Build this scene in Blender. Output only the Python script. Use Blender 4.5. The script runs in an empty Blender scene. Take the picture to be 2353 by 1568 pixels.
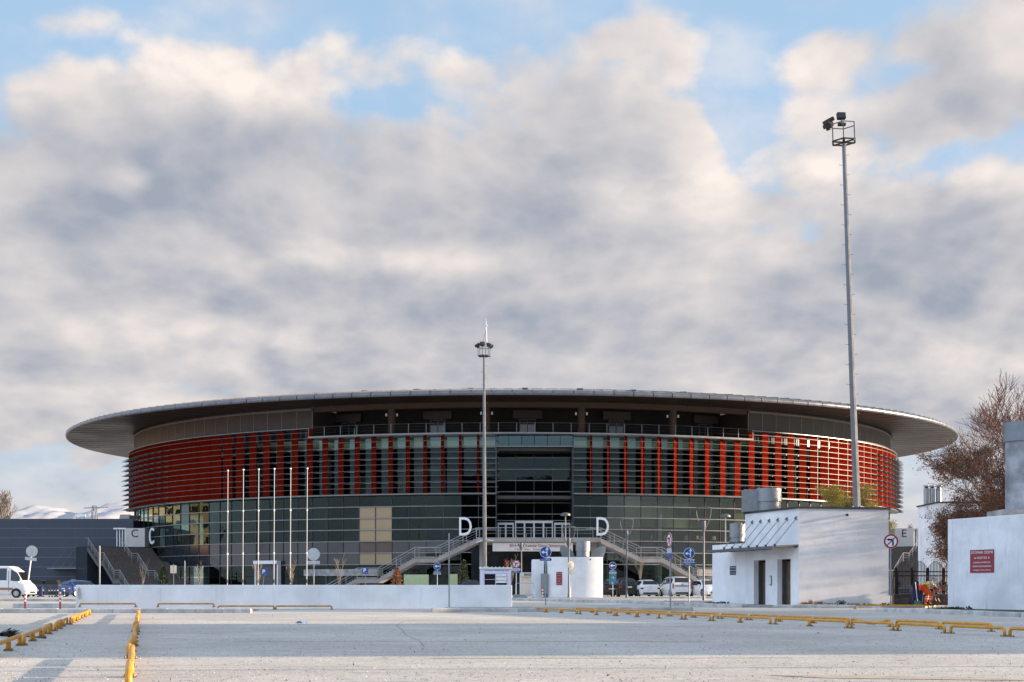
import bpy, bmesh, math, random
from mathutils import Vector, Matrix
# ------------------------------------------------------------------ camera, sky, sun, exposure
scene = bpy.context.scene
col = scene.collection
R = math.radians
F, CX, HY, EYE = 3000.0, 1176.5, 1356.0, 0.85      # focal length and horizon in photo units (2353 wide), eye height
cam = bpy.data.cameras.new('camera'); camo = bpy.data.objects.new('camera', cam); col.objects.link(camo)
camo.location = (0, 0, EYE); camo.rotation_euler = (R(90), 0, 0)
cam.sensor_width = 36; cam.lens = F / 2353 * 36; cam.shift_y = (HY - 784) / 2353
cam.clip_start = 0.1; cam.clip_end = 20000
scene.camera = camo
SUN_AZ, SUN_EL = R(4.5), R(9.8)                   # from +X, turned a little away from the camera
sd = Vector((math.cos(SUN_AZ) * math.cos(SUN_EL), math.sin(SUN_AZ) * math.cos(SUN_EL), math.sin(SUN_EL)))
sl = bpy.data.lights.new('sun', 'SUN'); sl.energy = 5.0; sl.angle = R(0.55); sl.color = (1.0, 0.78, 0.55)
so = bpy.data.objects.new('sun', sl); col.objects.link(so)
so.rotation_euler = sd.to_track_quat('Z', 'Y').to_euler(); so.location = (60, 0, 40)
vs = scene.view_settings
vs.view_transform = 'Standard'; vs.look = 'None'; vs.gamma = 1.0; vs.exposure = 1.38
try: vs.use_curve_mapping = False
except Exception: pass
scene.render.engine = 'CYCLES'

class NT:
    """small helper to write node trees as expressions"""
    def __init__(s, tree): s.t = tree; s.l = tree.links
    def n(s, typ, **kw):
        x = s.t.nodes.new(typ)
        for k, v in kw.items(): setattr(x, k, v)
        return x
    def put(s, sock, v):
        if isinstance(v, bpy.types.NodeSocket): s.l.new(v, sock)
        else: sock.default_value = v
    def m(s, op, a, b=0.0, c=0.0, clamp=False):
        x = s.n('ShaderNodeMath', operation=op, use_clamp=clamp)
        for i, v in enumerate((a, b, c)): s.put(x.inputs[i], v)
        return x.outputs[0]
    def ramp(s, v, a, b, lo=0.0, hi=1.0, smooth=True):
        x = s.n('ShaderNodeMapRange'); x.interpolation_type = 'SMOOTHSTEP' if smooth else 'LINEAR'
        s.put(x.inputs['Value'], v)
        for nm, q in (('From Min', a), ('From Max', b), ('To Min', lo), ('To Max', hi)): s.put(x.inputs[nm], q)
        return x.outputs[0]
    def mix(s, f, a, b, mode='MIX'):
        x = s.n('ShaderNodeMix', data_type='RGBA', blend_type=mode)
        s.put(x.inputs[0], f)
        for i, v in ((6, a), (7, b)):
            if isinstance(v, tuple) and len(v) == 3: v = v + (1.0,)
            s.put(x.inputs[i], v)
        return x.outputs[2]
    def noise(s, vec, scale, detail=3.0, rough=0.55, dist=0.0):
        x = s.n('ShaderNodeTexNoise'); s.put(x.inputs['Scale'], scale)
        x.inputs['Detail'].default_value = detail; x.inputs['Roughness'].default_value = rough; x.inputs['Distortion'].default_value = dist
        if vec is not None: s.l.new(vec, x.inputs['Vector'])
        return x.outputs[0]
    def xyz(s, a, b, c):
        x = s.n('ShaderNodeCombineXYZ')
        for i, v in enumerate((a, b, c)): s.put(x.inputs[i], v)
        return x.outputs[0]
    def sep(s, v):
        x = s.n('ShaderNodeSeparateXYZ'); s.l.new(v, x.inputs[0]); return x.outputs
    def vmul(s, v, k):
        x = s.n('ShaderNodeVectorMath', operation='MULTIPLY'); s.l.new(v, x.inputs[0]); x.inputs[1].default_value = k
        return x.outputs[0]
    def vadd(s, v, k):
        x = s.n('ShaderNodeVectorMath', operation='ADD'); s.l.new(v, x.inputs[0]); s.put(x.inputs[1], k)
        return x.outputs[0]

world = bpy.data.worlds.new('World'); scene.world = world; world.use_nodes = True
wt = NT(world.node_tree); world.node_tree.nodes.clear()
def build_world():
    w = wt
    sky = w.n('ShaderNodeTexSky'); sky.sky_type = 'NISHITA'; sky.sun_disc = False
    sky.sun_elevation = SUN_EL; sky.sun_rotation = R(90) - SUN_AZ; sky.air_density = 1.0; sky.dust_density = 0.6; sky.ozone_density = 2.0
    co = w.n('ShaderNodeTexCoord').outputs['Generated']
    x, y, z = w.sep(co)
    zc = w.m('MAXIMUM', z, 0.0)
    den = w.m('ADD', zc, 0.42)
    p = w.xyz(w.m('DIVIDE', x, den), w.m('DIVIDE', y, den), 0.0)
    # broad cloud banks seen in the picture: (x, y, half width, half height, amount) -> azimuth / elevation
    az = w.m('ARCTAN2', x, y); el = w.m('ARCSINE', z)
    banks = [(610, 25, 120, 40, -.22), (350, 20, 50, 60, -.12), (1110, 5, 150, 60, -.26), (1715, 110, 90, 110, -.22), (1860, 15, 140, 35, -.12), (780, 15, 60, 25, -.10), (230, 110, 60, 22, -.14), (1420, 150, 60, 22, -.12), (1330, 30, 70, 30, -.10),
             (1690, 300, 50, 70, -.22), (905, 232, 100, 26, -.20), (20, 110, 70, 50, -.16), (1880, 590, 60, 40, -.16), (480, 90, 120, 30, -.12),
             (630, 885, 80, 22, -.12), (2260, 350, 160, 45, -.20), (680, 450, 60, 60, -.06), (980, 600, 90, 16, -.10),
             (170, 60, 150, 35, .08), (420, 330, 330, 110, .20), (800, 130, 130, 50, .06), (1250, 260, 260, 110, .18), (1850, 150, 85, 55, .24), (1480, 90, 140, 45, .12), (2080, 120, 160, 40, .10),
             (2200, 230, 170, 50, .18), (1000, 450, 620, 100, .22), (2080, 620, 300, 120, .22), (450, 720, 560, 100, .18), (1500, 720, 460, 100, .20), (1176, 790, 1600, 150, .17), (1176, 960, 1800, 90, .26), (300, 70, 260, 55, .07), (900, 70, 200, 50, .05), (2150, 50, 220, 45, .12), (1500, 40, 150, 40, .08), (2100, 480, 300, 80, .10), (100, 500, 250, 100, .08)]
    glow = [(560, 200, 210, 45, .46), (330, 150, 120, 40, .25), (830, 110, 100, 50, .26), (1080, 100, 60, 40, .34), (1850, 150, 110, 60, .42), (1620, 430, 190, 55, .50), (1560, 205, 90, 30, .30), (295, 415, 40, 20, .40),
            (1970, 390, 130, 45, .40), (2230, 425, 160, 28, .34), (850, 605, 250, 26, .36), (480, 785, 230, 38, .34), (60, 260, 110, 40, .30), (420, 50, 140, 45, .22), (2330, 60, 90, 60, .2), (1950, 860, 320, 45, .26), (1010, 300, 60, 30, .20),
            (900, 420, 480, 55, -.10), (1000, 525, 480, 42, -.13), (560, 685, 520, 36, -.10), (2060, 600, 260, 60, -.16), (2160, 285, 190, 36, -.18), (1350, 690, 480, 55, -.06), (230, 340, 260, 50, -.06), (1350, 300, 260, 50, -.06)]
    ae = w.xyz(az, el, 0.0)
    def gauss_sum(spots):
        acc = 0.0
        for px, py, sx, sy, amp in spots:
            u, v = (px - CX) / F, (HY - py) / F
            a0 = math.atan(u); e0 = math.atan(v * math.cos(a0)); ka, ke = F / sx, F / sy
            q = w.n('ShaderNodeVectorMath', operation='MULTIPLY_ADD'); w.l.new(ae, q.inputs[0]); q.inputs[1].default_value = (ka, ke, 0); q.inputs[2].default_value = (-a0 * ka, -e0 * ke, 0)
            dt = w.n('ShaderNodeVectorMath', operation='DOT_PRODUCT'); w.l.new(q.outputs[0], dt.inputs[0]); w.l.new(q.outputs[0], dt.inputs[1])
            acc = w.m('MULTIPLY_ADD', w.m('EXPONENT', w.m('MULTIPLY', dt.outputs['Value'], -0.5)), amp, acc)
        return acc
    bias = gauss_sum(banks); glw = gauss_sum(glow)
    warp = w.n('ShaderNodeTexNoise'); w.l.new(p, warp.inputs['Vector']); warp.inputs['Scale'].default_value = 1.5; warp.inputs['Detail'].default_value = 2
    wv = w.n('ShaderNodeVectorMath', operation='MULTIPLY_ADD'); w.l.new(warp.outputs['Color'], wv.inputs[0])
    wv.inputs[1].default_value = (.16, .12, 0); w.l.new(p, wv.inputs[2])
    p = wv.outputs[0]
    def puffs(q):
        v = w.n('ShaderNodeTexVoronoi'); v.feature = 'F1'; v.voronoi_dimensions = '2D'; w.l.new(q, v.inputs['Vector'])
        v.inputs['Scale'].default_value = 9.0; v.inputs['Detail'].default_value = 2.0; v.inputs['Roughness'].default_value = .55
        return v.outputs['Distance']
    def field(q, det):
        return w.m('MULTIPLY_ADD', w.m('SUBTRACT', .42, puffs(q)), .20, w.noise(q, 4.2, det, 0.58))
    d1 = field(p, 9.0)
    d2 = field(w.vadd(p, (0.034, -0.046, 0.0)), 6.0)
    b1 = w.noise(w.vadd(p, (3.1, 1.7, 5.0)), 2.2, 3.0, 0.5)          # slow variation of thickness
    dens = w.m('ADD', w.m('ADD', d1, bias), w.m('MULTIPLY', w.m('SUBTRACT', b1, .5), .25))
    mask = w.ramp(dens, 0.36, 0.58)
    mask = w.m('MAXIMUM', mask, w.ramp(el, R(1.0), R(12.0), .88, 0.0))      # the sky turns milky towards the horizon
    mask = w.m('MAXIMUM', mask, w.ramp(d1, .30, .62, .05, .50))            # thin veils cross the blue gaps
    edge = w.m('MULTIPLY', w.m('SUBTRACT', d1, d2), 1.9)              # tops and the side turned to the sun are brighter
    thick = w.ramp(w.m('SUBTRACT', dens, w.m('MULTIPLY', bias, .15)), 0.36, 0.92, 0.0, 1.0, False)
    lit = w.m('ADD', w.m('SUBTRACT', 0.56, w.m('MULTIPLY', thick, 0.66)), edge)
    lit = w.m('ADD', lit, w.m('MULTIPLY', w.m('SUBTRACT', b1, .5), -.60))
    lit = w.m('ADD', lit, w.m('MULTIPLY', glw, w.ramp(d1, .30, .62, .6, 1.7)))
    lit = w.ramp(lit, -.26, 1.02, 0.0, 1.0, False)
    cl = w.mix(lit, (2.12, 2.36, 2.84), (5.9, 5.3, 4.9))
    horizon = w.ramp(el, R(1.0), R(8.0), 1.0, 0.0)
    cl = w.mix(w.m('MULTIPLY', horizon, .40), cl, (3.45, 3.3, 3.35))
    blue = w.mix(1.0, sky.outputs[0], (1.45, 1.42, 1.45), 'MULTIPLY')
    blue = w.mix(w.ramp(el, R(2), R(16), .80, .72), blue, (2.7, 4.0, 5.5))    # thin high haze between the clouds
    outc = w.mix(mask, blue, cl)
    # clouds opposite the low sun are lit from the front and therefore brighter than those beside it
    ad = w.n('ShaderNodeVectorMath', operation='DOT_PRODUCT'); w.l.new(co, ad.inputs[0]); ad.inputs[1].default_value = (-.74, -.66, .12)
    fr = w.ramp(ad.outputs['Value'], -.30, .85, 0.0, 1.0)
    outc = w.mix(fr, outc, w.mix(1.0, outc, (1.95, 2.05, 2.22), 'MULTIPLY'))
    bg = w.n('ShaderNodeBackground'); w.l.new(outc, bg.inputs[0]); bg.inputs[1].default_value = 0.0655
    o = w.n('ShaderNodeOutputWorld'); w.l.new(bg.outputs[0], o.inputs[0])
build_world()
try: world.cycles.sampling_method = 'MANUAL'; world.cycles.sample_map_resolution = 512
except Exception: pass

# ------------------------------------------------------------------ helpers
rnd = random.Random(7)
def gz(Y):
    """height of the ground: the car park is level, the forecourt beyond lies a little higher"""
    def ss(a, b, v):
        t = min(1, max(0, (v - a) / (b - a))); return t * t * (3 - 2 * t)
    return .12 * ss(62, 76, Y) + .13 * ss(80, 112, Y)
def P(px, py, Y): return Vector(((px - CX) / F * Y, Y, EYE + (HY - py) / F * Y))
def gx(px, Y): return (px - CX) / F * Y
def G(px, Y, dz=0.0): return Vector((gx(px, Y), Y, gz(Y) + dz))
ORD = ['first','second','third','fourth','fifth','sixth','seventh','eighth','ninth','tenth','eleventh','twelfth','thirteenth','fourteenth','fifteenth',
       'sixteenth','seventeenth','eighteenth','nineteenth','twentieth','twenty-first','twenty-second']

MATS = {}
def mat(name, c, rough=.6, metal=0.0, var=.12, scale=3.0, bump=0.0, bscale=None, spec=.5, stretch=(1, 1, 1), emit=None, c2=None, streak=0.0, fine=0.0):
    if name in MATS: return MATS[name]
    m = bpy.data.materials.new(name); m.use_nodes = True
    t = NT(m.node_tree); b = m.node_tree.nodes['Principled BSDF']
    tc = t.n('ShaderNodeTexCoord').outputs['Object']
    info = t.n('ShaderNodeObjectInfo').outputs['Random']
    v = t.vadd(t.vmul(tc, stretch), t.xyz(t.m('MULTIPLY', info, 37.0), 0.0, t.m('MULTIPLY', info, 11.0)))
    n1 = t.noise(v, scale, 5.0, .6)
    dark = tuple(x * (1 - 1.7 * var) for x in c) if c2 is None else c2
    cc = t.mix(t.ramp(n1, .30, .72), dark, tuple(min(1, x * (1 + .5 * var)) for x in c))
    if fine:
        n3 = t.noise(v, scale * 22, 2.0, .6)
        cc = t.mix(t.ramp(n3, .35, .72, 0.0, fine), cc, tuple(x * .45 for x in c))
    if streak:
        n2 = t.noise(t.vmul(v, (9, 9, .55)), 1.0, 4.0, .6)
        cc = t.mix(t.ramp(n2, .56, .78, 0.0, streak), cc, tuple(x * .35 for x in c))
    t.l.new(cc, b.inputs['Base Color'])
    t.put(b.inputs['Roughness'], t.ramp(n1, .3, .7, max(.02, rough * .88), min(1, rough * 1.1)))
    b.inputs['Metallic'].default_value = metal
    b.inputs['Specular IOR Level'].default_value = spec
    if bump:
        bp = t.n('ShaderNodeBump'); bp.inputs['Strength'].default_value = bump; bp.inputs['Distance'].default_value = .02
        t.l.new(t.noise(v, bscale or scale * 8, 4.0, .6), bp.inputs['Height']); t.l.new(bp.outputs[0], b.inputs['Normal'])
    if emit:
        b.inputs['Emission Color'].default_value = emit[0] + (1,); b.inputs['Emission Strength'].default_value = emit[1]
    MATS[name] = m
    return m
def glass_mat(name, tint, gloss, refl=1.0, rough=.0, f0=.05, wob=.0):
    m = bpy.data.materials.new(name); m.use_nodes = True
    t = NT(m.node_tree); m.node_tree.nodes.clear()
    tr = t.n('ShaderNodeBsdfTransparent'); tr.inputs[0].default_value = tint + (1,)
    gl = t.n('ShaderNodeBsdfGlossy'); gl.inputs['Roughness'].default_value = rough; gl.inputs[0].default_value = gloss + (1,)
    if wob:
        tc = t.n('ShaderNodeTexCoord').outputs['Object']; info = t.n('ShaderNodeObjectInfo').outputs['Random']
        bp = t.n('ShaderNodeBump'); bp.inputs['Strength'].default_value = wob; bp.inputs['Distance'].default_value = .05
        t.l.new(t.noise(t.vadd(tc, t.xyz(t.m('MULTIPLY', info, 53.0), 0.0, 0.0)), .9, 2.0, .5), bp.inputs['Height'])
        t.l.new(bp.outputs[0], gl.inputs['Normal'])
    lw = t.n('ShaderNodeLayerWeight'); lw.inputs[0].default_value = .5
    pr = t.n('ShaderNodeObjectInfo').outputs['Random']      # each pane differs a little in tint
    t.l.new(t.mix(pr, tuple(c * .55 for c in tint), tuple(min(1, c * 1.12) for c in tint)), tr.inputs[0])
    fac = t.m('ADD', t.m('MULTIPLY', t.m('POWER', lw.outputs['Facing'], 3.2), refl), f0, clamp=True)
    mx = t.n('ShaderNodeMixShader'); t.l.new(fac, mx.inputs[0]); t.l.new(tr.outputs[0], mx.inputs[1]); t.l.new(gl.outputs[0], mx.inputs[2])
    o = t.n('ShaderNodeOutputMaterial'); t.l.new(mx.outputs[0], o.inputs[0])
    MATS[name] = m
    return m

class MB:
    """collects shapes; build() links them as ONE mesh object"""
    def __init__(s): s.v = []; s.f = []
    def add(s, vs, fs):
        o = len(s.v); s.v += [tuple(q) for q in vs]; s.f += [tuple(i + o for i in f) for f in fs]; return s
    def box(s, x0, x1, y0, y1, z0, z1):
        return s.add([(x0,y0,z0),(x1,y0,z0),(x1,y1,z0),(x0,y1,z0),(x0,y0,z1),(x1,y0,z1),(x1,y1,z1),(x0,y1,z1)],
                     [(0,3,2,1),(4,5,6,7),(0,1,5,4),(1,2,6,5),(2,3,7,6),(3,0,4,7)])
    def bar(s, a, b, w, h, up=(0, 0, 1)):
        a, b = Vector(a), Vector(b); d = (b - a).normalized(); up = Vector(up)
        if abs(d.dot(up)) > .99: up = Vector((0, 1, 0))
        x = d.cross(up).normalized() * (w / 2); z = x.cross(d).normalized() * (h / 2)
        vs = [a-x-z, a+x-z, a+x+z, a-x+z, b-x-z, b+x-z, b+x+z, b-x+z]
        return s.add(vs, [(0,1,2,3),(7,6,5,4),(0,4,5,1),(1,5,6,2),(2,6,7,3),(3,7,4,0)])
    def tube(s, pts, rad, n=8, cap=True):
        pts = [Vector(p) for p in pts]; k = len(pts)
        if not isinstance(rad, (list, tuple)): rad = [rad] * k
        vs = []; px = None
        for i, p in enumerate(pts):
            d = ((pts[min(i+1, k-1)] - p).normalized() + (p - pts[max(i-1, 0)]).normalized())
            d = d.normalized() if d.length > 1e-6 else Vector((0, 0, 1))
            if px is None:
                ref = Vector((0, 0, 1)) if abs(d.z) < .9 else Vector((1, 0, 0)); px = d.cross(ref).normalized()
            else:
                q = px - d * px.dot(d); px = q.normalized() if q.length > 1e-6 else px
            py = d.cross(px)
            for j in range(n):
                a = 2 * math.pi * j / n; vs.append(p + (px * math.cos(a) + py * math.sin(a)) * rad[i])
        fs = [(i*n+j, i*n+(j+1) % n, (i+1)*n+(j+1) % n, (i+1)*n+j) for i in range(k-1) for j in range(n)]
        if cap: fs += [tuple(range(n))[::-1], tuple((k-1)*n+j for j in range(n))]
        return s.add(vs, fs)
    def lathe(s, prof, n=16, c=(0, 0, 0), a0=0, a1=360, cap=True):
        full = abs(a1 - a0) >= 360; m = n if full else n + 1; vs = []
        for r, z in prof:
            for j in range(m):
                a = R(a0 + (a1 - a0) * j / n); vs.append((c[0] + r * math.cos(a), c[1] + r * math.sin(a), c[2] + z))
        fs = []
        for i in range(len(prof) - 1):
            for j in range(n):
                k = (j + 1) % m; fs.append((i*m+j, i*m+k, (i+1)*m+k, (i+1)*m+j))
        if cap and full: fs += [tuple(range(m))[::-1], tuple((len(prof)-1)*m+j for j in range(m))]
        return s.add(vs, fs)
    def prism(s, poly, o, eu, ew, en):
        """polygon (u, w) in the plane o + u*eu + w*ew, given the thickness en"""
        o, eu, ew, en = Vector(o), Vector(eu), Vector(ew), Vector(en); n = len(poly)
        a = [o + eu * u + ew * w for u, w in poly]
        fs = [tuple(range(n))[::-1], tuple(range(n, 2*n))] + [(i, (i+1) % n, n+(i+1) % n, n+i) for i in range(n)]
        return s.add(a + [q + en for q in a], fs)
    def grid(s, rows):
        n = len(rows[0])
        return s.add([q for r in rows for q in r], [(i*n+j, i*n+j+1, (i+1)*n+j+1, (i+1)*n+j) for i in range(len(rows)-1) for j in range(n-1)])
    def mesh(s, name, m=None, smooth=False, bevel=0):
        me = bpy.data.meshes.new(name); me.from_pydata(s.v, [], s.f)
        bm = bmesh.new(); bm.from_mesh(me); bmesh.ops.recalc_face_normals(bm, faces=bm.faces); bm.to_mesh(me); bm.free()
        if m: me.materials.append(m)
        if smooth: me.polygons.foreach_set('use_smooth', [True] * len(me.polygons))
        return me
    def build(s, name, m, parent=None, smooth=False, bevel=0.0, world=False, label=None, sharp=False):
        if world and parent is not None:
            L = parent.location if parent.parent is None else parent.parent.location + parent.location
            s.v = [(a - L.x, b - L.y, c - L.z) for a, b, c in s.v]
        me = s.mesh(name, m, smooth)
        o = bpy.data.objects.new(name, me); col.objects.link(o)
        if parent is not None: o.parent = parent
        if smooth and not sharp:
            try: me.set_sharp_from_angle(angle=R(38))
            except Exception: pass
        if bevel:
            b = o.modifiers.new('bevel', 'BEVEL'); b.width = bevel; b.segments = 2; b.limit_method = 'ANGLE'
        if label: o['label'] = label
        return o
def tag(o, label, cat=None, group=None, kind=None):
    if label: o['label'] = label
    if cat: o['category'] = cat
    if group: o['group'] = group
    if kind: o['kind'] = kind
    return o
def thing(name, label, cat, loc=(0, 0, 0), rz=0.0, group=None):
    o = bpy.data.objects.new(name, None); col.objects.link(o); o.empty_display_size = .3
    o.location = loc; o.rotation_euler = (0, 0, rz)
    return tag(o, label, cat, group)
def place(name, me, parent, loc=(0, 0, 0), rot=(0, 0, 0)):
    """another object that shares the mesh me"""
    o = bpy.data.objects.new(name, me); col.objects.link(o); o.location = loc; o.rotation_euler = rot
    if parent is not None: o.parent = parent
    return o
def copy_tree(o, parent=None):
    c = o.copy(); col.objects.link(c); c.parent = parent
    for ch in list(o.children): copy_tree(ch, c)
    return c
def text(s, size, m, parent, loc, rot=(R(90), 0, 0), align='CENTER', depth=.004, name='lettering', bold=0.0, squeeze=1.0):
    cu = bpy.data.curves.new(name, 'FONT'); cu.body = s; cu.size = size; cu.align_x = align; cu.align_y = 'CENTER'; cu.extrude = depth; cu.offset = bold
    cu.resolution_u = 3
    tmp = bpy.data.objects.new('tmp', cu); col.objects.link(tmp)
    dg = bpy.context.evaluated_depsgraph_get(); me = bpy.data.meshes.new_from_object(tmp.evaluated_get(dg))
    bpy.data.objects.remove(tmp); bpy.data.curves.remove(cu)
    me.materials.clear(); me.materials.append(m); me.name = name
    o = place(name, me, parent, loc, rot); o.scale = (squeeze, 1, 1)
    return o
def arc(cx, cy, r, a0, a1, n):
    return [(cx + r * math.cos(R(a0 + (a1 - a0) * i / n)), cy + r * math.sin(R(a0 + (a1 - a0) * i / n))) for i in range(n + 1)]
# ------------------------------------------------------------------ materials
def ground_mat():
    m = bpy.data.materials.new('car_park_concrete'); m.use_nodes = True; t = NT(m.node_tree); b = m.node_tree.nodes['Principled BSDF']
    v = t.n('ShaderNodeTexCoord').outputs['Object']
    big = t.noise(v, .16, 4.0, .6); mid = t.noise(v, 1.1, 5.0, .65); fine = t.noise(v, 26.0, 3.0, .7)
    c = t.mix(t.ramp(big, .3, .7), (.45, .402, .35), (.65, .595, .53))
    c = t.mix(t.ramp(mid, .42, .72, 0, .55), c, (.43, .41, .385))
    c = t.mix(t.ramp(fine, .44, .70, 0, .62), c, (.27, .25, .225))
    # worn streaks that run along the bays, tyre dirt and a few long cracks
    st = t.noise(t.vmul(v, (.55, 2.6, 1)), 1.0, 6.0, .66, .6)
    c = t.mix(t.ramp(st, .54, .70, 0, .60), c, (.33, .31, .29))
    fl = t.noise(t.vadd(t.vmul(v, (2.2, 5.5, 1)), (17, 5, 0)), 1.0, 5.0, .72, .4)
    sc = t.noise(t.vadd(t.vmul(v, (.8, 5.0, 1)), (41, 9, 0)), 1.0, 6.0, .70, .3)
    c = t.mix(t.ramp(sc, .56, .68, 0, .55), c, (.22, .205, .19))
    gr = t.noise(t.vmul(v, (9, 3.2, 1)), 1.0, 3.0, .75)
    c = t.mix(t.ramp(gr, .5, .72, 0, .45), c, (.27, .25, .23))
    c = t.mix(t.ramp(gr, .46, .28, 0, .35), c, (.66, .63, .59))
    c = t.mix(t.ramp(fl, .635, .68, 0, .8), c, (.13, .115, .10))
    wear = t.noise(t.vadd(t.vmul(v, (.22, 1.3, 1)), (3, 8, 0)), 1.0, 4.0, .6)
    c = t.mix(t.ramp(wear, .62, .66, 0, .45), c, (.62, .58, .52))
    t.l.new(c, b.inputs['Base Color']); t.put(b.inputs['Roughness'], t.ramp(mid, .3, .7, .72, .95)); b.inputs['Specular IOR Level'].default_value = .25
    bp = t.n('ShaderNodeBump'); bp.inputs['Strength'].default_value = .6; bp.inputs['Distance'].default_value = .016
    t.l.new(t.m('ADD', t.m('MULTIPLY', t.noise(v, 60.0, 3.0, .7), .5), t.m('ADD', fine, t.m('MULTIPLY', mid, 1.2))), bp.inputs['Height']); t.l.new(bp.outputs[0], b.inputs['Normal'])
    MATS['ground'] = m
ground_mat()
mat('pave', (.36, .34, .32), .85, var=.2, scale=1.2, bump=.3, bscale=18, fine=.35)
mat('kerb', (.56, .54, .51), .85, var=.22, scale=2.0, bump=.4, bscale=16, fine=.5)
mat('soil', (.07, .062, .045), .95, var=.4, scale=3, bump=.6, c2=(.035, .05, .02), fine=.5)
mat('white_wall', (.82, .815, .82), .8, var=.09, scale=.6, bump=.14, bscale=6, streak=.24)
mat('side_render', (.66, .655, .665), .85, var=.08, scale=.8, bump=.15, bscale=6, streak=.14)  # greyer copy of the white wall for one lift house face
mat('white_wall_stained', (.78, .775, .785), .85, var=.12, scale=.7, bump=.2, bscale=5, streak=.42)
mat('bare_concrete', (.40, .39, .375), .85, var=.28, scale=1.6, bump=.3, bscale=9, streak=.35, fine=.2)
mat('stair_concrete', (.31, .29, .275), .8, var=.14, scale=.9, bump=.15, streak=.15)
mat('stair_tread', (.28, .26, .245), .85, var=.2, scale=1.6)
mat('brown_tread', (.135, .105, .088), .7, var=.3, scale=2.2, stretch=(.6, 4, 1))
mat('galv', (.27, .28, .295), .45, .4, var=.08, scale=5, streak=.2)
mat('mast_steel', (.15, .155, .17), .42, .35, var=.1, scale=2)
mat('galv_dark', (.115, .12, .13), .5, .4, var=.18, scale=3, streak=.25)
mat('steel', (.34, .34, .35), .35, .5, var=.1, scale=6)
mat('alu_white', (.74, .74, .74), .4, .2, var=.05, scale=3)
mat('louvre', (.16, .16, .16), .5, .2, var=.10, scale=2.5)
mat('mullion', (.05, .052, .055), .45, .5, var=.1)
mat('transom', (.25, .25, .26), .4, .4, var=.1, scale=2)
mat('red_panel', (.138, .0085, .003), .7, var=.13, scale=.7, streak=.10, spec=.0)
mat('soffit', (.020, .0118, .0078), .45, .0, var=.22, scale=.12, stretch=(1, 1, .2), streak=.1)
mat('seam', (.20, .17, .15), .5, .3, var=.1)
mat('facade_panel', (.062, .043, .033), .5, .05, var=.15, scale=.25, streak=.12)
mat('facade_panel_grey', (.05, .046, .043), .5, .05, var=.15, scale=.25, streak=.12)
mat('beam', (.065, .036, .024), .7, var=.15, scale=.5)
mat('fascia', (.17, .175, .195), .38, .5, var=.14, scale=.8, streak=.2)
mat('roof_metal', (.62, .61, .60), .42, .5, var=.12, scale=.3)
mat('black_part', (.02, .02, .022), .5, var=.2)
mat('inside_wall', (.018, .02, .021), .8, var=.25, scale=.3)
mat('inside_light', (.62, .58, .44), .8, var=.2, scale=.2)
mat('inside_floor', (.05, .05, .048), .6, var=.2, scale=.5)
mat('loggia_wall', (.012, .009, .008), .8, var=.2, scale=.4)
mat('inside_column', (.55, .54, .51), .7, var=.05)
mat('beige_core', (.36, .26, .14), .25, var=.06, scale=.6)  # tan reflection put into the colour of opaque panes
mat('brown_core', (.13, .085, .065), .6, var=.1, scale=.6)  # brown band of the same painted reflection
mat('spandrel', (.018, .026, .034), .08, var=.2, scale=.4, spec=.6)
mat('hall_panel', (.046, .057, .082), .45, .2, var=.10, scale=.35, streak=.08)
mat('hall_joint', (.14, .155, .185), .45, .4, var=.1)
mat('hall_dark', (.035, .042, .052), .25, .2, var=.2, scale=.4)
mat('asphalt_roof', (.05, .05, .05), .9, var=.2)
mat('yellow_paint', (.62, .27, .012), .42, var=.16, scale=6, streak=.12, fine=.10)
mat('orange_paint', (.62, .26, .012), .5, var=.2, scale=6)
mat('bolt', (.30, .24, .19), .6, .6, var=.3, scale=30)
mat('sign_red', (.33, .012, .018), .4, var=.06)
mat('sign_red_dark', (.28, .02, .03), .5, var=.12, scale=5)
mat('sign_white', (.74, .76, .78), .4, var=.05, scale=4)
mat('sign_blue', (.012, .055, .27), .4, var=.08, scale=4)
mat('sign_navy', (.02, .03, .10), .45, var=.1, scale=5)
mat('sign_black', (.012, .012, .014), .45, var=.1)
mat('sign_teal', (.02, .20, .26), .45, var=.3, scale=2.5, c2=(.02, .05, .16))
mat('sign_back', (.52, .53, .52), .5, .3, var=.1, scale=4)
mat('sign_beige', (.72, .62, .48), .6, var=.08, scale=4)
mat('plate_grey', (.45, .47, .5), .5, var=.12, scale=5)
mat('booth_white', (.66, .66, .78), .5, var=.06, scale=1.2)
mat('booth_frame', (.52, .50, .66), .5, var=.06)
mat('dark_glass', (.014, .016, .018), .06, var=.1, spec=.6)
mat('board_white', (.62, .58, .53), .6, var=.06, scale=1)
mat('banner_red', (.22, .012, .03), .6, var=.05)
mat('snow', (.46, .445, .445), .8, var=.05, scale=.012, c2=(.32, .33, .37))
mat('iron_black', (.013, .013, .016), .5, .3, var=.2)
mat('stone_dark', (.10, .085, .08), .85, var=.3, scale=4, bump=.4)
mat('bin_blue', (.015, .025, .10), .45, var=.1)
mat('green_plastic', (.015, .13, .07), .5, var=.1)
mat('delineator', (.55, .045, .02), .5, var=.1, scale=6)
mat('reflective', (.75, .74, .72), .4, var=.05)
mat('bark', (.10, .078, .062), .9, var=.3, scale=7)
mat('twig', (.19, .095, .065), .9, var=.25, scale=3)
mat('twig_pale', (.26, .21, .165), .9, var=.2, scale=3)
mat('leaf_rust', (.30, .125, .05), .8, var=.5, scale=.7)
mat('leaf_yellow', (.36, .25, .035), .8, var=.35, scale=.9, c2=(.16, .17, .03))
mat('leaf_green', (.035, .058, .022), .8, var=.4, scale=1.3)
mat('leaf_red', (.22, .03, .02), .8, var=.4, scale=2)
mat('car_white', (.72, .72, .72), .22, var=.03, spec=.6)
mat('car_black', (.008, .008, .010), .16, var=.1, spec=.6)
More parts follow.
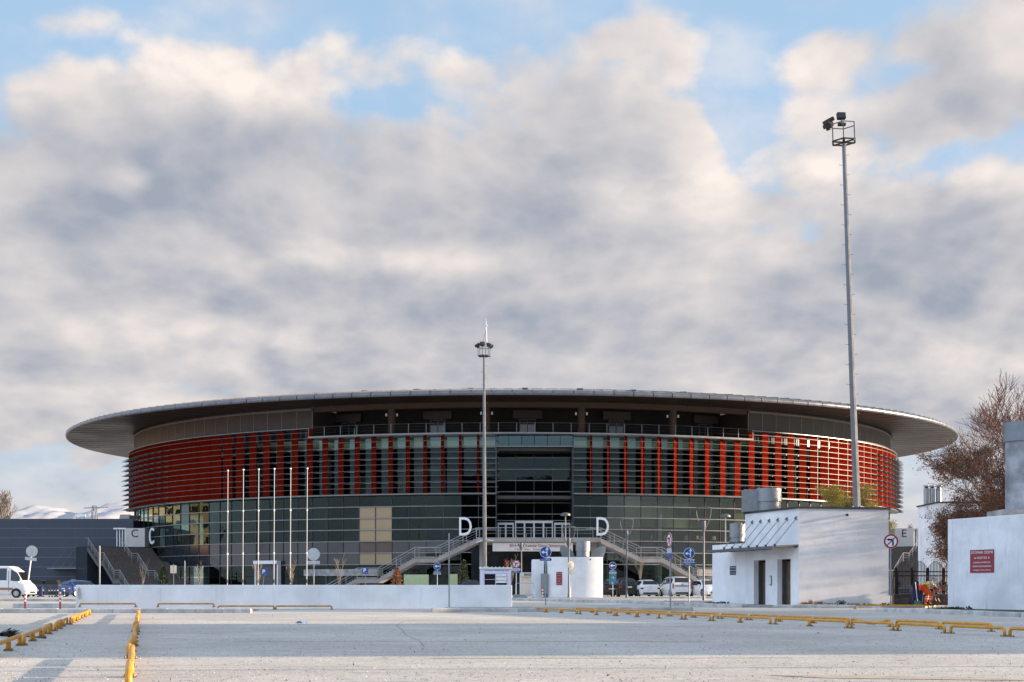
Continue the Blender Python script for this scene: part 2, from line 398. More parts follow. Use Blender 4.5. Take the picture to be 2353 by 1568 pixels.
mat('car_blue', (.018, .06, .20), .2, .2, var=.05, spec=.6)
mat('car_glass', (.010, .011, .013), .04, var=.05, spec=.7)
mat('tyre', (.014, .014, .014), .85, var=.2)
mat('rim', (.36, .36, .37), .35, .8, var=.1)
mat('tail_red', (.34, .012, .012), .25, var=.1, spec=.7)
mat('lamp_clear', (.62, .64, .66), .12, var=.05, spec=.7)
mat('plate_white', (.7, .7, .7), .5, var=.05)
mat('skin', (.42, .24, .16), .6, var=.08)
mat('cloth_orange', (.72, .075, .008), .85, var=.12, scale=7)
mat('cloth_lime', (.52, .62, .045), .85, var=.1, scale=7)
mat('cloth_dark', (.018, .018, .02), .9, var=.2)
mat('apartment_beige', (.60, .45, .29), .8, var=.1, scale=.2)
mat('apartment_ochre', (.52, .33, .17), .8, var=.1, scale=.2)
mat('far_roof', (.30, .29, .30), .8, var=.2)
glass_mat('facade_glass', (.28, .39, .37), (.62, .80, .78), .85, f0=.028, wob=.07)
glass_mat('pale_glass', (.66, .71, .64), (.80, .86, .82), .9, f0=.07, wob=.07)  # clearer copy of the facade glass; right side's brightness put into the tint
glass_mat('teal_glass', (.20, .36, .34), (.6, .8, .78), .9, f0=.08, wob=.01)
glass_mat('clear_glass', (.80, .86, .86), (.9, .95, .95), .8, f0=.05)
MT = MATS

# ------------------------------------------------------------------ the setting: ground, pavements, hills
def sheet(name, xs, ys, m, dz=0.0, kind='structure'):
    mb = MB(); mb.grid([[(x, y, gz(y) + dz) for x in xs] for y in ys])
    return tag(mb.build(name, m, smooth=True, sharp=True), None, kind=kind)
ys = [-300, -60, 0, 20, 40, 60] + list(range(62, 116, 2)) + [150, 250, 600, 2000, 7000]
lot = sheet('parking_lot', [-7000, -1500, -300, -60, 0, 60, 300, 1500, 7000], ys, MT['ground'])
def slab(name, poly, m, h):
    """raised pavement with a flat top following the ground"""
    mb = MB(); n = len(poly)
    top = [(x, y, gz(y) + h) for x, y in poly]; bot = [(x, y, gz(y) - .05) for x, y in poly]
    mb.add(top + bot, [tuple(range(n))] + [(i, n+i, n+(i+1) % n, (i+1) % n) for i in range(n)])
    return tag(mb.build(name, m), None, kind='structure')
slab('pavement', [(-60, 48.35), (-10.2, 48.35), (-10.6, 54.6), (-60, 54.6)], MT['pave'], .05)
slab('pavement', [(-2.9, 49.75), (7.2, 53.3), (7.4, 56.4), (.9, 57.6), (-2.9, 57.4)], MT['pave'], .10)
slab('pavement', [(14.75, 51.5), (16.25, 41.0), (22, 30), (26, 30), (18.0, 52.6), (17.6, 53.0)], MT['soil'], .10)
slab('pavement', [(9.2, 66.9), (12.2, 62.2), (17.2, 61.3), (19.4, 61.3), (21.5, 66), (21.5, 79), (9.2, 79)], MT['pave'], .10)
slab('pavement', [(.4, 89.2), (5, 77), (8.7, 68.4), (9.1, 79.2), (9.1, 97), (.4, 97)], MT['pave'], .09)

kerb_mesh = MB().box(-.495, .495, -.15, .15, -.1, .165).mesh('kerb_stone', MT['kerb'])
kb = bmesh.new(); kb.from_mesh(kerb_mesh)
bmesh.ops.bevel(kb, geom=[e for e in kb.edges if abs(e.verts[0].co.z - .165) < .01 and abs(e.verts[1].co.z - .165) < .01], offset=.045, segments=2, affect='EDGES', profile=.5)
kb.to_mesh(kerb_mesh); kb.free()
def kerb(label, pts, group='concrete kerbs of the car park'):
    a0 = Vector(pts[0]); t = thing('kerb', label, 'kerb', (a0.x, a0.y, gz(a0.y)), group=group)
    for a, b in zip(pts, pts[1:]):
        a, b = Vector(a), Vector(b); L = (b - a).length; n = max(1, round(L)); d = (b - a) / n; ang = math.atan2(d.y, d.x)
        for i in range(n):
            c = a + d * (i + .5)
            o = place('kerb_stone', kerb_mesh, t, (c.x - a0.x, c.y - a0.y, gz(c.y) - gz(a0.y) + rnd.uniform(-.012, .006)), (rnd.uniform(-.02, .02), 0, ang + rnd.uniform(-.008, .008)))
            o.scale = (d.length, 1, 1)
kerb('long straight kerb at the far ends of the two left yellow rail rows', [(-34, 48.1), (-9.6, 48.1)])
kerb('straight kerb between the white parapet and the far end of the yellow rails', [(-3.05, 49.5), (1.3, 50.6), (7.3, 53.1)])
kerb('kerb at the foot of the white wall with the red notice', [(14.45, 51.3), (15.0, 47.0), (16.0, 40.8), (21.8, 29.8)])
kerb('kerb along the streaky sunlit side of the lift house', [(12.2, 61.0), (17.1, 60.6)])
kerb('kerb in front of the lift house doors', [(8.9, 66.6), (11.2, 62.9)])
kerb('winding kerb from the payment booth to the lift house', [(.2, 89.0), (4.8, 76.8), (8.6, 68.2)])
kerb('far kerb behind which the white cars are parked', [(8.9, 99.0), (15.6, 99.6)])
kerb('far kerb of the road in front of the white minibus', [(-36, 84), (-22.5, 84)])

def hills():
    """snowy ridge four kilometres off; the skyline heights come from what shows above the hall"""
    sky_ = [(-900, 70), (-500, 150), (-200, 175), (-60, 150), (20, 168), (38, 172), (62, 185), (85, 195), (108, 197), (140, 193), (172, 186), (205, 180), (228, 178), (250, 188), (272, 196), (305, 197), (420, 170), (700, 120), (1300, 150), (1900, 130), (2300, 90), (3200, 120), (4200, 60)]
    def top(px):
        for (a, va), (b, vb) in zip(sky_, sky_[1:]):
            if a <= px <= b: t = (px - a) / (b - a); t = t * t * (3 - 2 * t); return va + (vb - va) * t
        return 60
    rows = []
    for j in range(27):
        Y = 3000 + j * 60; t = min(1.0, j / 20.0); fall = t * t * (3 - 2 * t) if j <= 20 else 1 - .05 * (j - 20)
        row_ = []
        for i in range(-300, 1400):
            if i % 1 == 0 and (i < 0 or i > 110) and i % 6: continue
            px = i * 3.0; X = (px - CX) / F * 4200
            n = 11 * math.sin(X * .021 + Y * .006) * math.sin(Y * .013 + X * .004) + 6 * math.sin(X * .057 - Y * .019) + 4 * math.sin(X * .11 + Y * .05)
            row_.append((X, Y, top(px) / F * 4200 * fall + n * t * (1 - .75 * t) * 2.2 - 6))
        rows.append(row_)
    mb = MB(); mb.grid(rows)
    tag(mb.build('hills', MT['snow'], smooth=True, sharp=True), None, kind='structure')
hills()

# ------------------------------------------------------------------ the arena
AA, AB, AY = 54.2, 45.2, 193.0          # ellipse of the glass wall, centre distance
RA, RB, RIM = 63.5, 52.6, 21.85         # roof edge
_T = [R(-110 + .1 * i) for i in range(2201)]
_t0 = math.asin(2.55 / AA)
_S = [0.0]
for a, b in zip(_T, _T[1:]):
    _S.append(_S[-1] + math.hypot(AA * (math.sin(b) - math.sin(a)), AB * (math.cos(b) - math.cos(a))))
import bisect
_k0 = bisect.bisect(_T, _t0); _S = [s - _S[_k0] for s in _S]
def t_of(s):
    i = min(len(_S) - 2, max(0, bisect.bisect(_S, s) - 1)); u = (s - _S[i]) / (_S[i+1] - _S[i]); return _T[i] + (_T[i+1] - _T[i]) * u
def ell(s, off=0.0, z=0.0):
    """point on the facade at arc length s from the entrance axis, off metres outside the glass"""
    t = t_of(s); n = Vector((math.sin(t) / AA, -math.cos(t) / AB, 0)).normalized()
    return Vector((AA * math.sin(t), AY - AB * math.cos(t), z)) + n * off
def nrm(s):
    t = t_of(s); return Vector((math.sin(t) / AA, -math.cos(t) / AB, 0)).normalized()
def ang(s):
    n = nrm(s); return math.atan2(n.x, -n.y)
def s_of_px(px, off=0.0):
    lo, hi = -66.0, 66.0
    for _ in range(40):
        m = (lo + hi) / 2; q = ell(m, off)
        if CX + F * q.x / q.y < px: lo = m
        else: hi = m
    return lo
AL = Vector((2.5, 148.0, .25))
arena = thing('arena', 'large oval arena with red louvred facade under a wide overhanging roof', 'arena', AL)
W = 2.0                                    # column spacing
E0 = 4.35                                  # half width of the entrance recess
SL, SR = s_of_px(714, .6), s_of_px(1724, .6)   # ends of the open balcony
ZT = [.35, 2.42, 3.76, 5.10, 6.42, 7.74, 9.06, 10.38, 11.70]
Z1, Z2, Z3 = 11.70, 18.40, 19.52           # foot of red belt, its top in the middle, its top at the sides
def ring(s0, s1, prof, step=1.0, close=True):
    """sweep the profile [(off, z)] along the facade"""
    n = max(2, int(abs(s1 - s0) / step)); mb = MB(); rows = []
    for i in range(n + 1):
        s = s0 + (s1 - s0) * i / n; rows.append([ell(s, o, z) for o, z in prof] + ([ell(s, prof[0][0], prof[0][1])] if close else []))
    mb.grid(rows)
    if close: mb.add(rows[0][:-1], [tuple(range(len(prof)))]); mb.add(rows[-1][:-1], [tuple(range(len(prof)))[::-1]])
    return mb
def rect(o0, o1, z0, z1): return [(o0, z0), (o1, z0), (o1, z1), (o0, z1)]
SIDES = ((-68.0, -E0), (E0, 68.0))
K = 33
cols_s = [sg * (E0 + W * (k + .5)) for sg in (-1, 1) for k in range(K)]
lines_s = [sg * (E0 + W * k) for sg in (-1, 1) for k in range(K + 1)]
# glass panes: the nearest are single objects, the rest one sheet
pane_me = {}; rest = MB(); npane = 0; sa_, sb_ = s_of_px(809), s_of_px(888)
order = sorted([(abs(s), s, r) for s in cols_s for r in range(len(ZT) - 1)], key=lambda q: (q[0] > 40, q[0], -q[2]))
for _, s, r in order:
    z0, z1 = ZT[r], ZT[r+1]
    if r == 3 or (r == 2 and s < -12):
        key = 'sp%d' % r
    else: key = ('pale' if s > 9 else 'glass', round(z1 - z0, 2))
    if sa_ < s < sb_ and r < 7: key = 'core%d' % r  # these columns carry a painted reflection instead of clear glass
    if key not in pane_me:
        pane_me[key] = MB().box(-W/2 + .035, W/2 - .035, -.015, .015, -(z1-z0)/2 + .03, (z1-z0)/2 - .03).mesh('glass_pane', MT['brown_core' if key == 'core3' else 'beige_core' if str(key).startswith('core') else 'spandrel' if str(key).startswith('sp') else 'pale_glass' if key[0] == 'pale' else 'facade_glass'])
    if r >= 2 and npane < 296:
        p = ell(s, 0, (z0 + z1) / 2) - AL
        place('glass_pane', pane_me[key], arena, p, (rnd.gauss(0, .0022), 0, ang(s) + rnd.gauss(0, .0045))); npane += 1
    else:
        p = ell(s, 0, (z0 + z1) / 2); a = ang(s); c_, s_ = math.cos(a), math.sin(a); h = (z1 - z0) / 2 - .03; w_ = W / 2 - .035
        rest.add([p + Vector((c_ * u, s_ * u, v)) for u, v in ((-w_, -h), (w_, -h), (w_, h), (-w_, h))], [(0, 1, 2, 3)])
# glazing behind the red belt
upper = MB(); teal = MB()
for s in cols_s:
    a = ang(s); c_, s_ = math.cos(a), math.sin(a); w_ = W / 2 - .035
    zz = [11.75, 13.05, 14.4, 15.75, 17.1, 18.36]
    for z0, z1 in zip(zz, zz[1:]):
        p = ell(s, 0, (z0 + z1) / 2); h = (z1 - z0) / 2 - .02
        (teal if z1 > 18 and SL < s < SR else upper).add([p + Vector((c_ * u, s_ * u, v)) for u, v in ((-w_, -h), (w_, -h), (w_, h), (-w_, h))], [(0, 1, 2, 3)])
tag(rest.build('far_glazing', MT['facade_glass'], arena, world=True), None, kind='stuff')
tag(upper.build('upper_glazing', MT['facade_glass'], arena, world=True), None, kind='stuff')
tag(teal.build('teal_glazing', MT['teal_glass'], arena, world=True), None, kind='stuff')
for s in lines_s:
    mb = MB(); p = ell(s, .03, 0) - AL; m_ = MB().box(-.035, .035, -.07, .09, .1, 18.1)
    o = m_.build('mullion', MT['mullion'], arena); o.location = p; o.rotation_euler.z = ang(s)
for s0, s1 in SIDES:
    for z in ZT[2:] + [17.1]:
        ring(s0, s1, rect(.06, .17, z - .04, z + .04), 1.0).build('transom', MT['transom'], arena, world=True)
    for z in (13.05, 14.4, 15.75):
        ring(s0, s1, rect(.03, .09, z - .025, z + .025), 1.0).build('transom', MT['transom'], arena, world=True)
# red fins, closed at the flanks and turning edge-on towards the entrance
fin_me = {}
def fin(s, ztop):
    q = ell(s, .62); px = CX + F * q.x / q.y
    f_ = min(1.0, max(0.0, (abs(px - 1226) - 120) / 520)); wv = .17 + .64 * f_ ** .85
    D_ = 1.02; g = math.asin(min(.985, wv / D_))
    view = math.atan2(-q.x, -q.y)                     # bearing from the fin to the camera
    tc = Vector((math.sin(view), math.cos(view), 0))  # towards the camera
    side = Vector((-1 if s > 0 else 1, 0, 0))         # outer edge leans to the entrance
    d = (tc * math.cos(g) + (side - tc * side.dot(tc)).normalized() * math.sin(g)).normalized()
    # at the flanks follow the wall itself
    Lf = D_
    if abs(s) > 34:
        n = nrm(s); tn = Vector((n.y, -n.x, 0)); tn = tn if tn.dot(side) > 0 else -tn
        k = min(1, (abs(s) - 34) / 12); d = (d * (1 - k) + (tn * .985 - n * .17) * k).normalized()
        Lf = D_ + k * 1.02
    key = (round(ztop, 2), round(Lf, 2))
    if key not in fin_me:
        fin_me[key] = MB().box(-Lf/2, Lf/2, -.035, .035, Z1 + .08, ztop).mesh('red_fin', MT['red_panel'])
    o = place('red_fin', fin_me[key], arena, q - AL - Vector((0, 0, q.z)), (0, 0, math.atan2(d.y, d.x)))
for s in lines_s:
    if abs(s) < E0 + 1.0: continue
    fin(s, Z2 - .06 if SL < s < SR else Z3 - .05)
n_lv = 11
for s0, s1 in SIDES:
    for i in range(n_lv + 1):
        z = Z1 + .06 + i * (Z2 - Z1 - .1) / (n_lv - 1)
        if i == n_lv:   # one more level above the raised flanks
            a, b = (s0, SL) if s0 < 0 else (SR, s1)
        else:
            a, b = s0 + (0 if s0 < 0 else -.35), s1 + (.35 if s0 < 0 else 0)
        ring(a, b, [(1.22, z - .02), (1.28, z - .02), (1.28, z + .02), (1.22, z + .02)], 1.0).build('louvre_blade', MT['louvre'], arena, world=True)
    for i, s in enumerate([x for x in lines_s if s0 <= x <= s1]):
        zt = Z2 if SL < s < SR else Z3
        m_ = MB()
        for k in range(n_lv):                          # little arms that hold the blades; wedge-shaped at the flanks
            z = Z1 + .06 + k * (Z2 - Z1 - .1) / (n_lv - 1)
            if abs(s) > 50: m_.prism([(.2, .30), (1.95, -.06), (1.95, -.10), (.2, -.06)], (-.03, 0, z), (0, -1, 0), (0, 0, 1), (.06, 0, 0))
            else: m_.bar((0, -.15, z), (0, -1.25, z), .03, .035)
        m_.box(-.03, .03, -.24, -.14, Z1, zt - .05)
        if s > 36: m_.box(-.02, .02, -1.21, -1.17, Z1, zt - .05)
        o = m_.build('louvre_bracket', MT['louvre'], arena); o.location = ell(s, 0, 0) - AL; o.rotation_euler.z = ang(s)
# belt trims and slabs
for s0, s1 in SIDES:
    ring(s0, s1, rect(.0, 1.2, Z1 - .06, Z1 + .05), 1.0).build('belt_sill', MT['transom'], arena, world=True)
ring(SL, SR, rect(-5.6, 1.28, Z2, Z2 + .17), 1.0).build('balcony_floor', MT['transom'], arena, world=True)
ring(SL, -E0, rect(.92, 1.06, Z2 - .02, Z2 - .005), 1.0)
for a, b in ((-68, SL), (SR, 68)):
    ring(a, b, rect(-.5, 1.1, Z3 - .02, Z3 + .05), 1.0).build('belt_cap', MT['transom'], arena, world=True)
for a, b in ((-68, SL), (SR, 68)): ring(a, b, rect(-.3, -.1, Z2 - .1, Z3 + .04), 1.0).build('belt_backing', MT['hall_dark'], arena, world=True)
# metal panels between red belt and roof
pm = {}
for a, b, mt in ((SL - .02, -68.0, 'facade_panel'), (SR + .02, 68.0, 'facade_panel_grey')):
    n = int(abs(b - a) / W)
    for i in range(n):
        s = a + (b - a) * (i + .5) / n
        if mt not in pm: pm[mt] = MB().box(-W/2 + .02, W/2 - .02, -.05, .05, Z3 + .06, 22.2).mesh('metal_panel', MT[mt])
        place('metal_panel', pm[mt], arena, ell(s, .12, 0) - AL, (0, 0, ang(s)))
        if 'seam' not in pm: pm['seam'] = MB().box(-.045, .045, -.085, 0, Z3 + .06, 22.15).mesh('panel_seam', MT['seam'])
        place('panel_seam', pm['seam'], arena, ell(a + (b - a) * i / n, .12, 0) - AL, (0, 0, ang(a + (b - a) * i / n)))
    ring(a, b, rect(.1, .42, 21.75, 21.95), 1.0).build('panel_cornice', MT['seam'], arena, world=True)
    # end wall closing the balcony
    e = MB(); p0, p1 = ell(a, .15), ell(a, -5.4)
    e.bar((p0.x, p0.y, (Z2 + 22.2) / 2), (p1.x, p1.y, (Z2 + 22.2) / 2), .12, 22.2 - Z2 - .2); e.build('balcony_end_wall', MT['facade_panel'], arena, world=True)
# open balcony: back wall, beam, columns, doors, railing
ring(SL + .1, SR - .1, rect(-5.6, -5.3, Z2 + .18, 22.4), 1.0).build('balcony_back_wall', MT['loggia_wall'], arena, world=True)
ring(SL + .1, SR - .1, rect(-.7, .1, 21.55, 22.22), 1.0).build('ring_beam', MT['beam'], arena, world=True)
for px in (690, 900, 1118, 1336, 1546, 1750):
    q = ell(s_of_px(px, -.3), -.3, Z2 + .1)
    MB().lathe([(.42, 0), (.42, 3.3)], 18, q).build('balcony_column', MT['beam'], arena, True, world=True)
    if 716 < px < 1722:
        for d in (-.62, .62):
            l_ = MB().box(q.x + d - .09, q.x + d + .09, q.y - .12, q.y + .1, 20.75, 21.05); l_.build('wall_lamp', MT['alu_white'], arena, world=True)
for px in (802, 1006, 1212, 1416, 1620):
    s = s_of_px(px, -5.2)
    fr = MB().box(-.95, .95, -.08, .06, 0, .08).box(-.95, .95, -.08, .06, 2.2, 2.3).box(-.95, -.85, -.08, .06, 0, 2.3).box(.85, .95, -.08, .06, 0, 2.3).box(-.06, .06, -.08, .06, 0, 2.3)
    o = fr.build('balcony_door', MT['galv_dark'], arena); o.location = ell(s, -5.2, Z2 + .18) - AL; o.rotation_euler.z = ang(s)
    MB().box(-.85, -.06, -.02, .02, .08, 2.2).build('pane', MT['dark_glass'], o); MB().box(.06, .85, -.02, .02, .08, 2.2).build('pane', MT['dark_glass'], o)
    hd = MB().box(-1.7, 1.7, -.3, .1, 2.35, 3.3); h2 = hd.build('door_housing', MT['facade_panel'], arena); h2.location = o.location; h2.rotation_euler.z = ang(s)
nb = int((SR - SL) / W)
post_me = MB().box(-.025, .025, -.025, .025, 0, 1.08).mesh('railing_post', MT['galv'])
for i in range(nb + 1):
    s = SL + (SR - SL) * i / nb; place('railing_post', post_me, arena, ell(s, 1.1, Z2 + .17) - AL, (0, 0, ang(s)))
for z, w_ in ((1.08, .032), (.75, .010), (.42, .010)):
    ring(SL, SR, rect(1.1 - w_/2, 1.1 + w_/2, Z2 + .17 + z - w_/2, Z2 + .17 + z + w_/2), 1.0).build('railing_rail', MT['galv_dark'], arena, world=True)
# interior seen through the glass
for z in (6.25, 11.55, 17.0):
    ring(-66, 66, rect(-9, -.25, z - .35, z), 2.0).build('floor_slab', MT['inside_floor'], arena, world=True)
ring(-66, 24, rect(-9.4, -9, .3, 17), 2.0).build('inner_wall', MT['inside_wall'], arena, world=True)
ring(24, 66, rect(-9.4, -9, .3, 17), 2.0).build('inner_wall', MT['inside_light'], arena, world=True)  # pale copy of the inner wall; sunlit look put into its colour
ring(11, 66, rect(-3.2, -3.0, 8.2, 11.2), 2.0).build('pale_bulkhead', MT['inside_light'], arena, world=True)  # pale walls from here on, added inside to brighten the right-hand glass
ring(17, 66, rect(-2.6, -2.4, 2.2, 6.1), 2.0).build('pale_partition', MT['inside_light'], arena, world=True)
for i in range(-6, 7):
    s = i * 10.2 + 5.1
    if abs(s) < 5.5: continue
    MB().lathe([(.42, .3), (.42, 17)], 14, ell(s, -2.2, 0)).build('inner_column', MT['inside_column'], arena, True, world=True)
rq = random.Random(12)
for k in range(26):                         # partitions, kiosks and doors inside
    s = rq.uniform(-50, 50); lv = rq.choice((6.28, 11.6, 11.6)); hh = rq.uniform(2.3, 4.2); ww = rq.uniform(.8, 2.6)
    if abs(s) < 8: continue
    o = MB().box(-ww, ww, -.1, .1, lv, lv + hh).build('partition', MT[rq.choice(('inside_column', 'inside_wall', 'inside_light', 'inside_floor'))], arena); o.location = ell(s, -rq.uniform(3.5, 8), -AL.z) - Vector((AL.x, AL.y, 0)); o.rotation_euler.z = ang(s)
sa, sb = s_of_px(809), s_of_px(888)
# ground storey: bright ledges, roller shutter, green posters
for a, b in ((-33.5, -25), (-24.8, -13.6)):
    pass
ring(s_of_px(700, 2.4), s_of_px(868, 2.4), rect(1.0, 2.6, 2.45, 3.2), 1.0).build('terrace_parapet', MT['bare_concrete'], arena, world=True)
ring(s_of_px(1600, 2.4), s_of_px(1720, 2.4), rect(1.0, 2.6, 2.45, 3.2), 1.0).build('terrace_parapet', MT['stair_concrete'], arena, world=True)
ss = s_of_px(614, .5)
sh = MB()
for k in range(22): sh.prism([(0, 0), (.05, .02), (.05, .14), (0, .155)], (-1.55, -.5, .1 + k * .16), (0, -1, 0), (0, 0, 1), (3.1, 0, 0))
o = sh.build('roller_shutter', MT['galv_dark'], arena); o.location = ell(ss, 0, 0) - Vector((AL.x, AL.y, 0)); o.rotation_euler.z = ang(ss)
o2 = MB().box(-1.72, 1.72, -.95, -.1, 3.66, 4.05).box(-1.72, -1.56, -.7, -.1, 0, 3.66).box(1.56, 1.72, -.7, -.1, 0, 3.66).build('shutter_frame', MT['alu_white'], arena); o2.location = o.location; o2.rotation_euler.z = ang(ss)
for px, w_, z0, z1 in ((956, 2.9, .4, 2.35), (1042, .9, .4, 2.4)):
    s = s_of_px(px, .3); o = MB().box(-w_/2, w_/2, -.2, -.1, z0, z1).build('pale_green_poster', mat('poster_green', (.50, .58, .33), .6, var=.05), arena); o.location = ell(s, 0, 0) - Vector((AL.x, AL.y, 0)); o.rotation_euler.z = ang(s)
# entrance recess
xl, xr, yb, yf = 2.55 - E0, 2.55 + E0, 151.6, 147.7
mb = MB(); 
for sg, xx in ((-1, xl), (1, xr)):
    MB().box(xx - .08, xx + .08, yf + .1, yb, 5.9, Z2 - .02).build('recess_side_wall', MT['mullion'], arena, world=True)
    for k in range(5):
        for q in range(n_lv):
            pass
MB().box(xl, xr, yf + .1, yb, 17.0, Z2 - .03).build('recess_ceiling', MT['inside_wall'], arena, world=True)
nx = 6; pw = (xr - xl) / nx
for i in range(nx):
    MB().box(xl + i * pw + .03, xl + (i + 1) * pw - .03, yf - .05, yf - .02, 17.12, 18.34).build('teal_pane', MT['teal_glass'], arena, world=True)
zz = [8.9, 9.65, 10.95, 12.25, 13.55, 14.85, 16.15, 17.0]
for i in range(4):
    x0, x1 = xl + .1 + i * (xr - xl - .2) / 4, xl + .1 + (i + 1) * (xr - xl - .2) / 4
    for z0, z1 in zip(zz, zz[1:]):
        o = MB().box(-(x1-x0)/2 + .03, (x1-x0)/2 - .03, -.015, .015, -(z1-z0)/2 + .03, (z1-z0)/2 - .03).build('glass_pane', MT['facade_glass'], arena)
        o.location = Vector(((x0+x1)/2, yb, (z0+z1)/2)) - AL; o.rotation_euler = (rnd.gauss(0, .002), 0, rnd.gauss(0, .004))
    if i: MB().box(x0 - .04, x0 + .04, yb - .1, yb + .06, 6.4, 17).build('mullion', MT['mullion'], arena, world=True)
for z in zz: MB().box(xl + .08, xr - .08, yb - .16, yb - .06, z - .04, z + .04).build('transom', MT['transom'], arena, world=True)
MB().box(xl, xr, yf - .25, yf - .08, 17.02, 17.12).build('transom', MT['transom'], arena, world=True)
MB().box(xl + .1, xr - .1, 156, 156.3, 5.9, 17).build('inner_wall', MT['inside_wall'], arena, world=True)
def glazed_doors(x0, x1, zt, leaves):
    o = MB().box(x0, x1, yb - .3, yb - .1, zt - .25, zt); n = leaves
    for i in range(n + 1):
        xx = x0 + (x1 - x0) * i / n; w_ = .09 if 0 < i < n else .13
        o.box(max(x0, xx - w_), min(x1, xx + w_), yb - .29, yb - .11, 6.42, zt - .251)
    d = o.build('entrance_doors', MT['alu_white'], arena, world=True)
    for i in range(n):
        a, b = x0 + (x1 - x0) * i / n + .13, x0 + (x1 - x0) * (i + 1) / n - .13
        MB().box(a, b, yb - .22, yb - .19, 6.45, zt - .26).build('pane', MT['dark_glass'], d).location = (-AL.x, -AL.y, -AL.z)
glazed_doors(xl + .15, xl + 2.0, 8.65, 2); glazed_doors(xl + 2.15, xr - 2.15, 8.85, 4); glazed_doors(xr - 2.0, xr - .15, 8.65, 2)
# dark ground storey under the landing
MB().box(-4.6, 9.6, 147.6, 147.8, 2.6, 6.0).build('dark_glazing', MT['spandrel'], arena, world=True)
MB().box(-4.6, 9.6, 147.5, 147.62, .3, 2.6).build('dark_glazing', MT['spandrel'], arena, world=True)

# roof: soffit, fascia, sheets, seams
def rim(t, inset, z):
    return Vector(((RA - inset) * math.sin(t), AY - (RB - inset) * math.cos(t), z))
NR = 180
def roof_band(profile, name, m, smooth=True):
    mb = MB(); mb.grid([[rim(2 * math.pi * i / NR, o, z) for o, z in profile] for i in range(NR + 1)])
    return mb.build(name, m, arena, smooth, world=True, sharp=True)
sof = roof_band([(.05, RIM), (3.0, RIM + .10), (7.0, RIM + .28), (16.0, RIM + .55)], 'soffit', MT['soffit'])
roof = roof_band([(.55, RIM + .62), (3.2, RIM + 1.05), (6.6, RIM + 1.5), (9, RIM + 1.72), (25, RIM + 3.4), (45, RIM + 4.4), (52.5, RIM + 4.5)], 'roof', MT['roof_metal'])
for i in range(-48, 49):
    a, b = R(i * 2.0 + .04), R((i + 1) * 2.0 - .04)
    mb = MB(); mb.grid([[rim(a + (b - a) * k / 2, o, z) for o, z in ((.10, RIM - .02), (-.02, RIM + .12), (.0, RIM + .42), (.62, RIM + .64), (.62, RIM + .5), (.2, RIM))] for k in range(3)])
    mb.build('fascia_panel', MT['fascia'], arena, True, world=True, sharp=True)
for i in range(-64, 65):
    t = R(i * 1.5)
    MB().tube([rim(t, .6, RIM + .72), rim(t + R(.5), 3.2, RIM + 1.10), rim(t + R(1.1), 6.6, RIM + 1.55), rim(t + R(1.6), 9, RIM + 1.77)], .045, 4).build('roof_seam', MT['seam'], arena, world=True)
for i in range(-11, 12):
    q = rim(R(i * 6.2 + 1.5), 6.4, RIM + 1.6); MB().box(q.x - .35, q.x + .35, q.y - .12, q.y + .12, q.z - .15, q.z + .12).build('snow_guard_clip', MT['black_part'], arena, world=True)
for k, ins in enumerate((4.2, 5.6)):
    mb = MB()
    mb.tube([rim(R(i * 2), ins, RIM + 1.0 + (.30 if k == 0 else .50)) for i in range(-50, 51)], .022, 4); mb.build('snow_guard_rail', MT['galv_dark'], arena, world=True)
for i in range(-30, 31):
    t = R(i * 3.0); MB().tube([rim(t, .3, RIM - .005), rim(t, 4, RIM + .10), rim(t, 9.0, RIM + .33)], .012, 4).build('soffit_seam', MT['beam'], arena, world=True)
